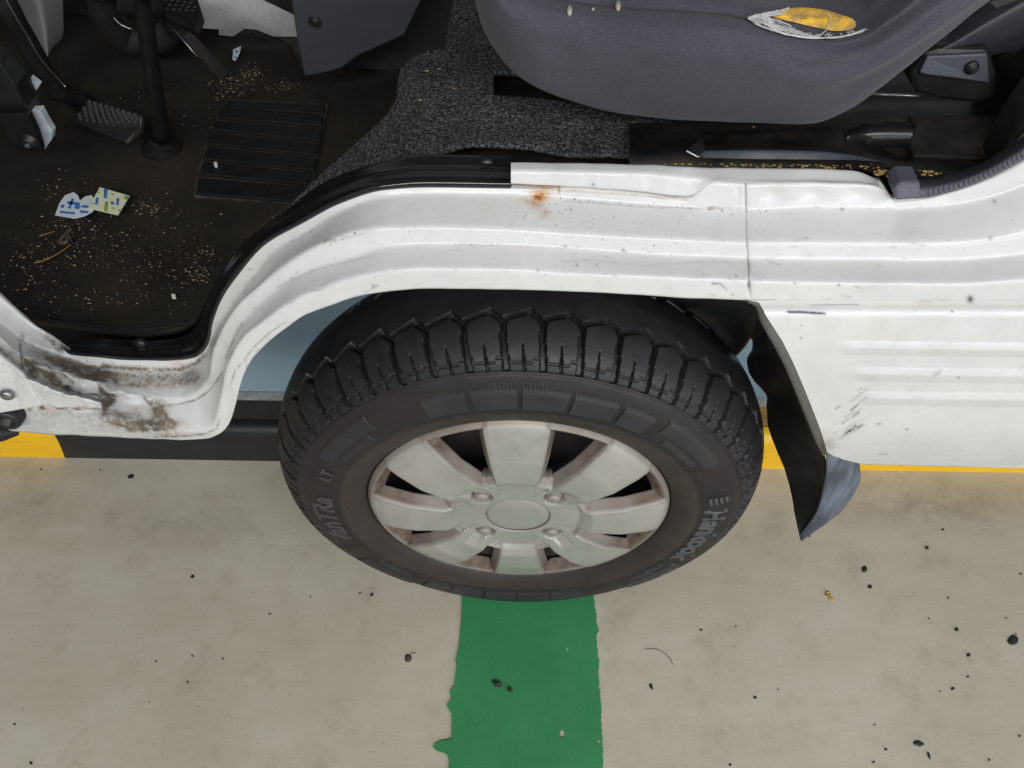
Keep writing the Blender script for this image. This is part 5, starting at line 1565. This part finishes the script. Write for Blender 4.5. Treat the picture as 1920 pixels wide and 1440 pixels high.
# dark chips, seeds and leaf bits on the bay floor
def build_debris():
    rnd = random.Random(9)
    def blob(name, px, py, w, h, ang, mat, z0=.0006, thick=.0008):
        n = 11; pts = []
        for k in range(n):
            a = 2 * math.pi * k / n
            u = w / 2 * math.cos(a) * rnd.uniform(.78, 1.15); v = h / 2 * math.sin(a) * rnd.uniform(.78, 1.15)
            pts.append(S(px + u * math.cos(ang) - v * math.sin(ang), py + u * math.sin(ang) + v * math.cos(ang), z=z0))
        c = np.mean(pts, 0); V = [tuple(p) for p in pts]; V += [tuple(c + (p - c) * .7 + [0, 0, thick * rnd.uniform(.7, 1.3)]) for p in pts]; V.append(tuple(c + [0, 0, thick * 1.2]))
        F = [(k, (k + 1) % n, n + (k + 1) % n, n + k) for k in range(n)] + [(n + k, n + (k + 1) % n, 2 * n) for k in range(n)]
        return fix_normals(put(name, V, F, mat, None, True))
    small = [(1631, 1100, 9, 8), (1768, 993, 6, 4), (1738, 1027, 8, 7), (1914, 1076, 5, 4), (1794, 1180, 9, 8), (1816, 1228, 8, 8), (1815, 1269, 5, 4), (1787, 1291, 8, 6), (1661, 1405, 6, 5), (1638, 1429, 8, 3),
             (1416, 1308, 7, 6), (1369, 1434, 6, 5), (1315, 1181, 5, 5), (1855, 1425, 5, 4), (1912, 1380, 5, 4), (1640, 1359, 4, 3), (1887, 1159, 4, 3), (1459, 1293, 3, 3), (1762, 1296, 3, 3), (361, 1081, 8, 7), (506, 1151, 4, 4), (418, 1235, 4, 4), (361, 1230, 5, 3), (352, 1279, 6, 3),
             (292, 1240, 4, 3), (697, 1115, 6, 8), (675, 1112, 4, 4), (58, 1431, 6, 8), (27, 1358, 4, 5), (1380, 1175, 3, 3), (1905, 1189, 4, 3), (1778, 1121, 4, 3), (1742, 1160, 3, 3), (188, 881, 3, 3), (77, 880, 3, 4), (582, 1119, 3, 3)]
    for x, y, w, h in small:
        if y < 900: lab, grp = 'tiny black speck on the floor along the foot of the kerb', 'specks along the kerb'
        elif 560 < x < 720: lab, grp = 'tiny black chip on the floor close against the front of the tyre', 'chips beside the tyre'
        elif x < 560: lab, grp = 'small black chip on the bare floor ahead of the green stripe, beneath the footwell', 'chips on the floor ahead of the stripe'
        elif x < 1500: lab, grp = 'small black chip on the bare floor between the green stripe and the mud flap', 'chips between stripe and mud flap'
        elif max(w, h) >= 7: lab, grp = 'medium black chip on the bare floor alongside the ribbed side panel', 'medium chips alongside the side panel'
        else: lab, grp = 'tiny black speck on the bare floor alongside the ribbed side panel', 'tiny specks alongside the side panel'
        tag(blob('black_chip', x, y, w, h, rnd.uniform(-.8, .8), M['chip']), lab, 'chip', grp)
    for x, y, w, h, a, lab in ((1900, 1200, 21, 20, .2, 'large round black chip, the biggest on the bare floor'), (1722, 1394, 21, 12, .2, 'broad oval black chip next to a thin curved sliver'), (1742, 1417, 5, 15, -.3, 'thin curved black sliver beside the broad oval chip'),
                               (1621, 1067, 11, 14, .2, 'upright oval black chip on the floor below the mud flap'), (1221, 1287, 6, 13, -.3, 'slim black seed on the concrete just off the green stripe'), (246, 893, 13, 9, -.4, 'dark ragged leaf bit on the floor by the black kerb band')):
        tag(blob('black_chip', x, y, w, h, a, M['chip'], .0006, .0011), lab, 'chip')
    tag(blob('seed_husk', 932, 1282, 22, 10, .55, M['chip'], .0042, .0035), 'longer black seed husk on the green stripe', 'seed')
    tag(blob('seed_husk', 956, 1293, 12, 8, .7, M['chip'], .0042, .0030), 'shorter black seed husk on the green stripe', 'seed')
    lf = blob('dead_leaf', 765, 1234, 13, 17, .3, M['brown_leaf'], .0008, .0014)
    tag(lf, 'small brown dead leaf with a stalk on the floor left of the stripe'.replace('left of', 'beside'), 'leaf')
    tube('stalk', [S(768, 1228, z=.002), S(773, 1225, z=.002), S(779, 1224, z=.0015)], .0004, M['brown_leaf'], lf, 5)
    yl = blob('yellow_scrap', 1559, 1123, 15, 9, .5, M['yellow_leaf'], .0008, .0010)
    tag(yl, 'crumpled orange-yellow leaf scrap on the floor below the mud flap', 'leaf')
    c = S(1553, 1113, z=.0015)
    tube('curl', [S(1549, 1117, z=.0015), S(1550, 1111, z=.002), S(1556, 1110, z=.002), S(1558, 1115, z=.0015), S(1553, 1118, z=.0012)], .0012, M['yellow_leaf'], yl, 6)
    L = smooth_line([(1210, 1217), (1228, 1217), (1245, 1224), (1256, 1235), (1262, 1246)], 20)
    tag(tube('hair', SA(L, z=np.full(20, .001)), .00035, M['brown_leaf'], None, 5), 'fine curved hair on the concrete beside the green stripe', 'hair')
build_debris()
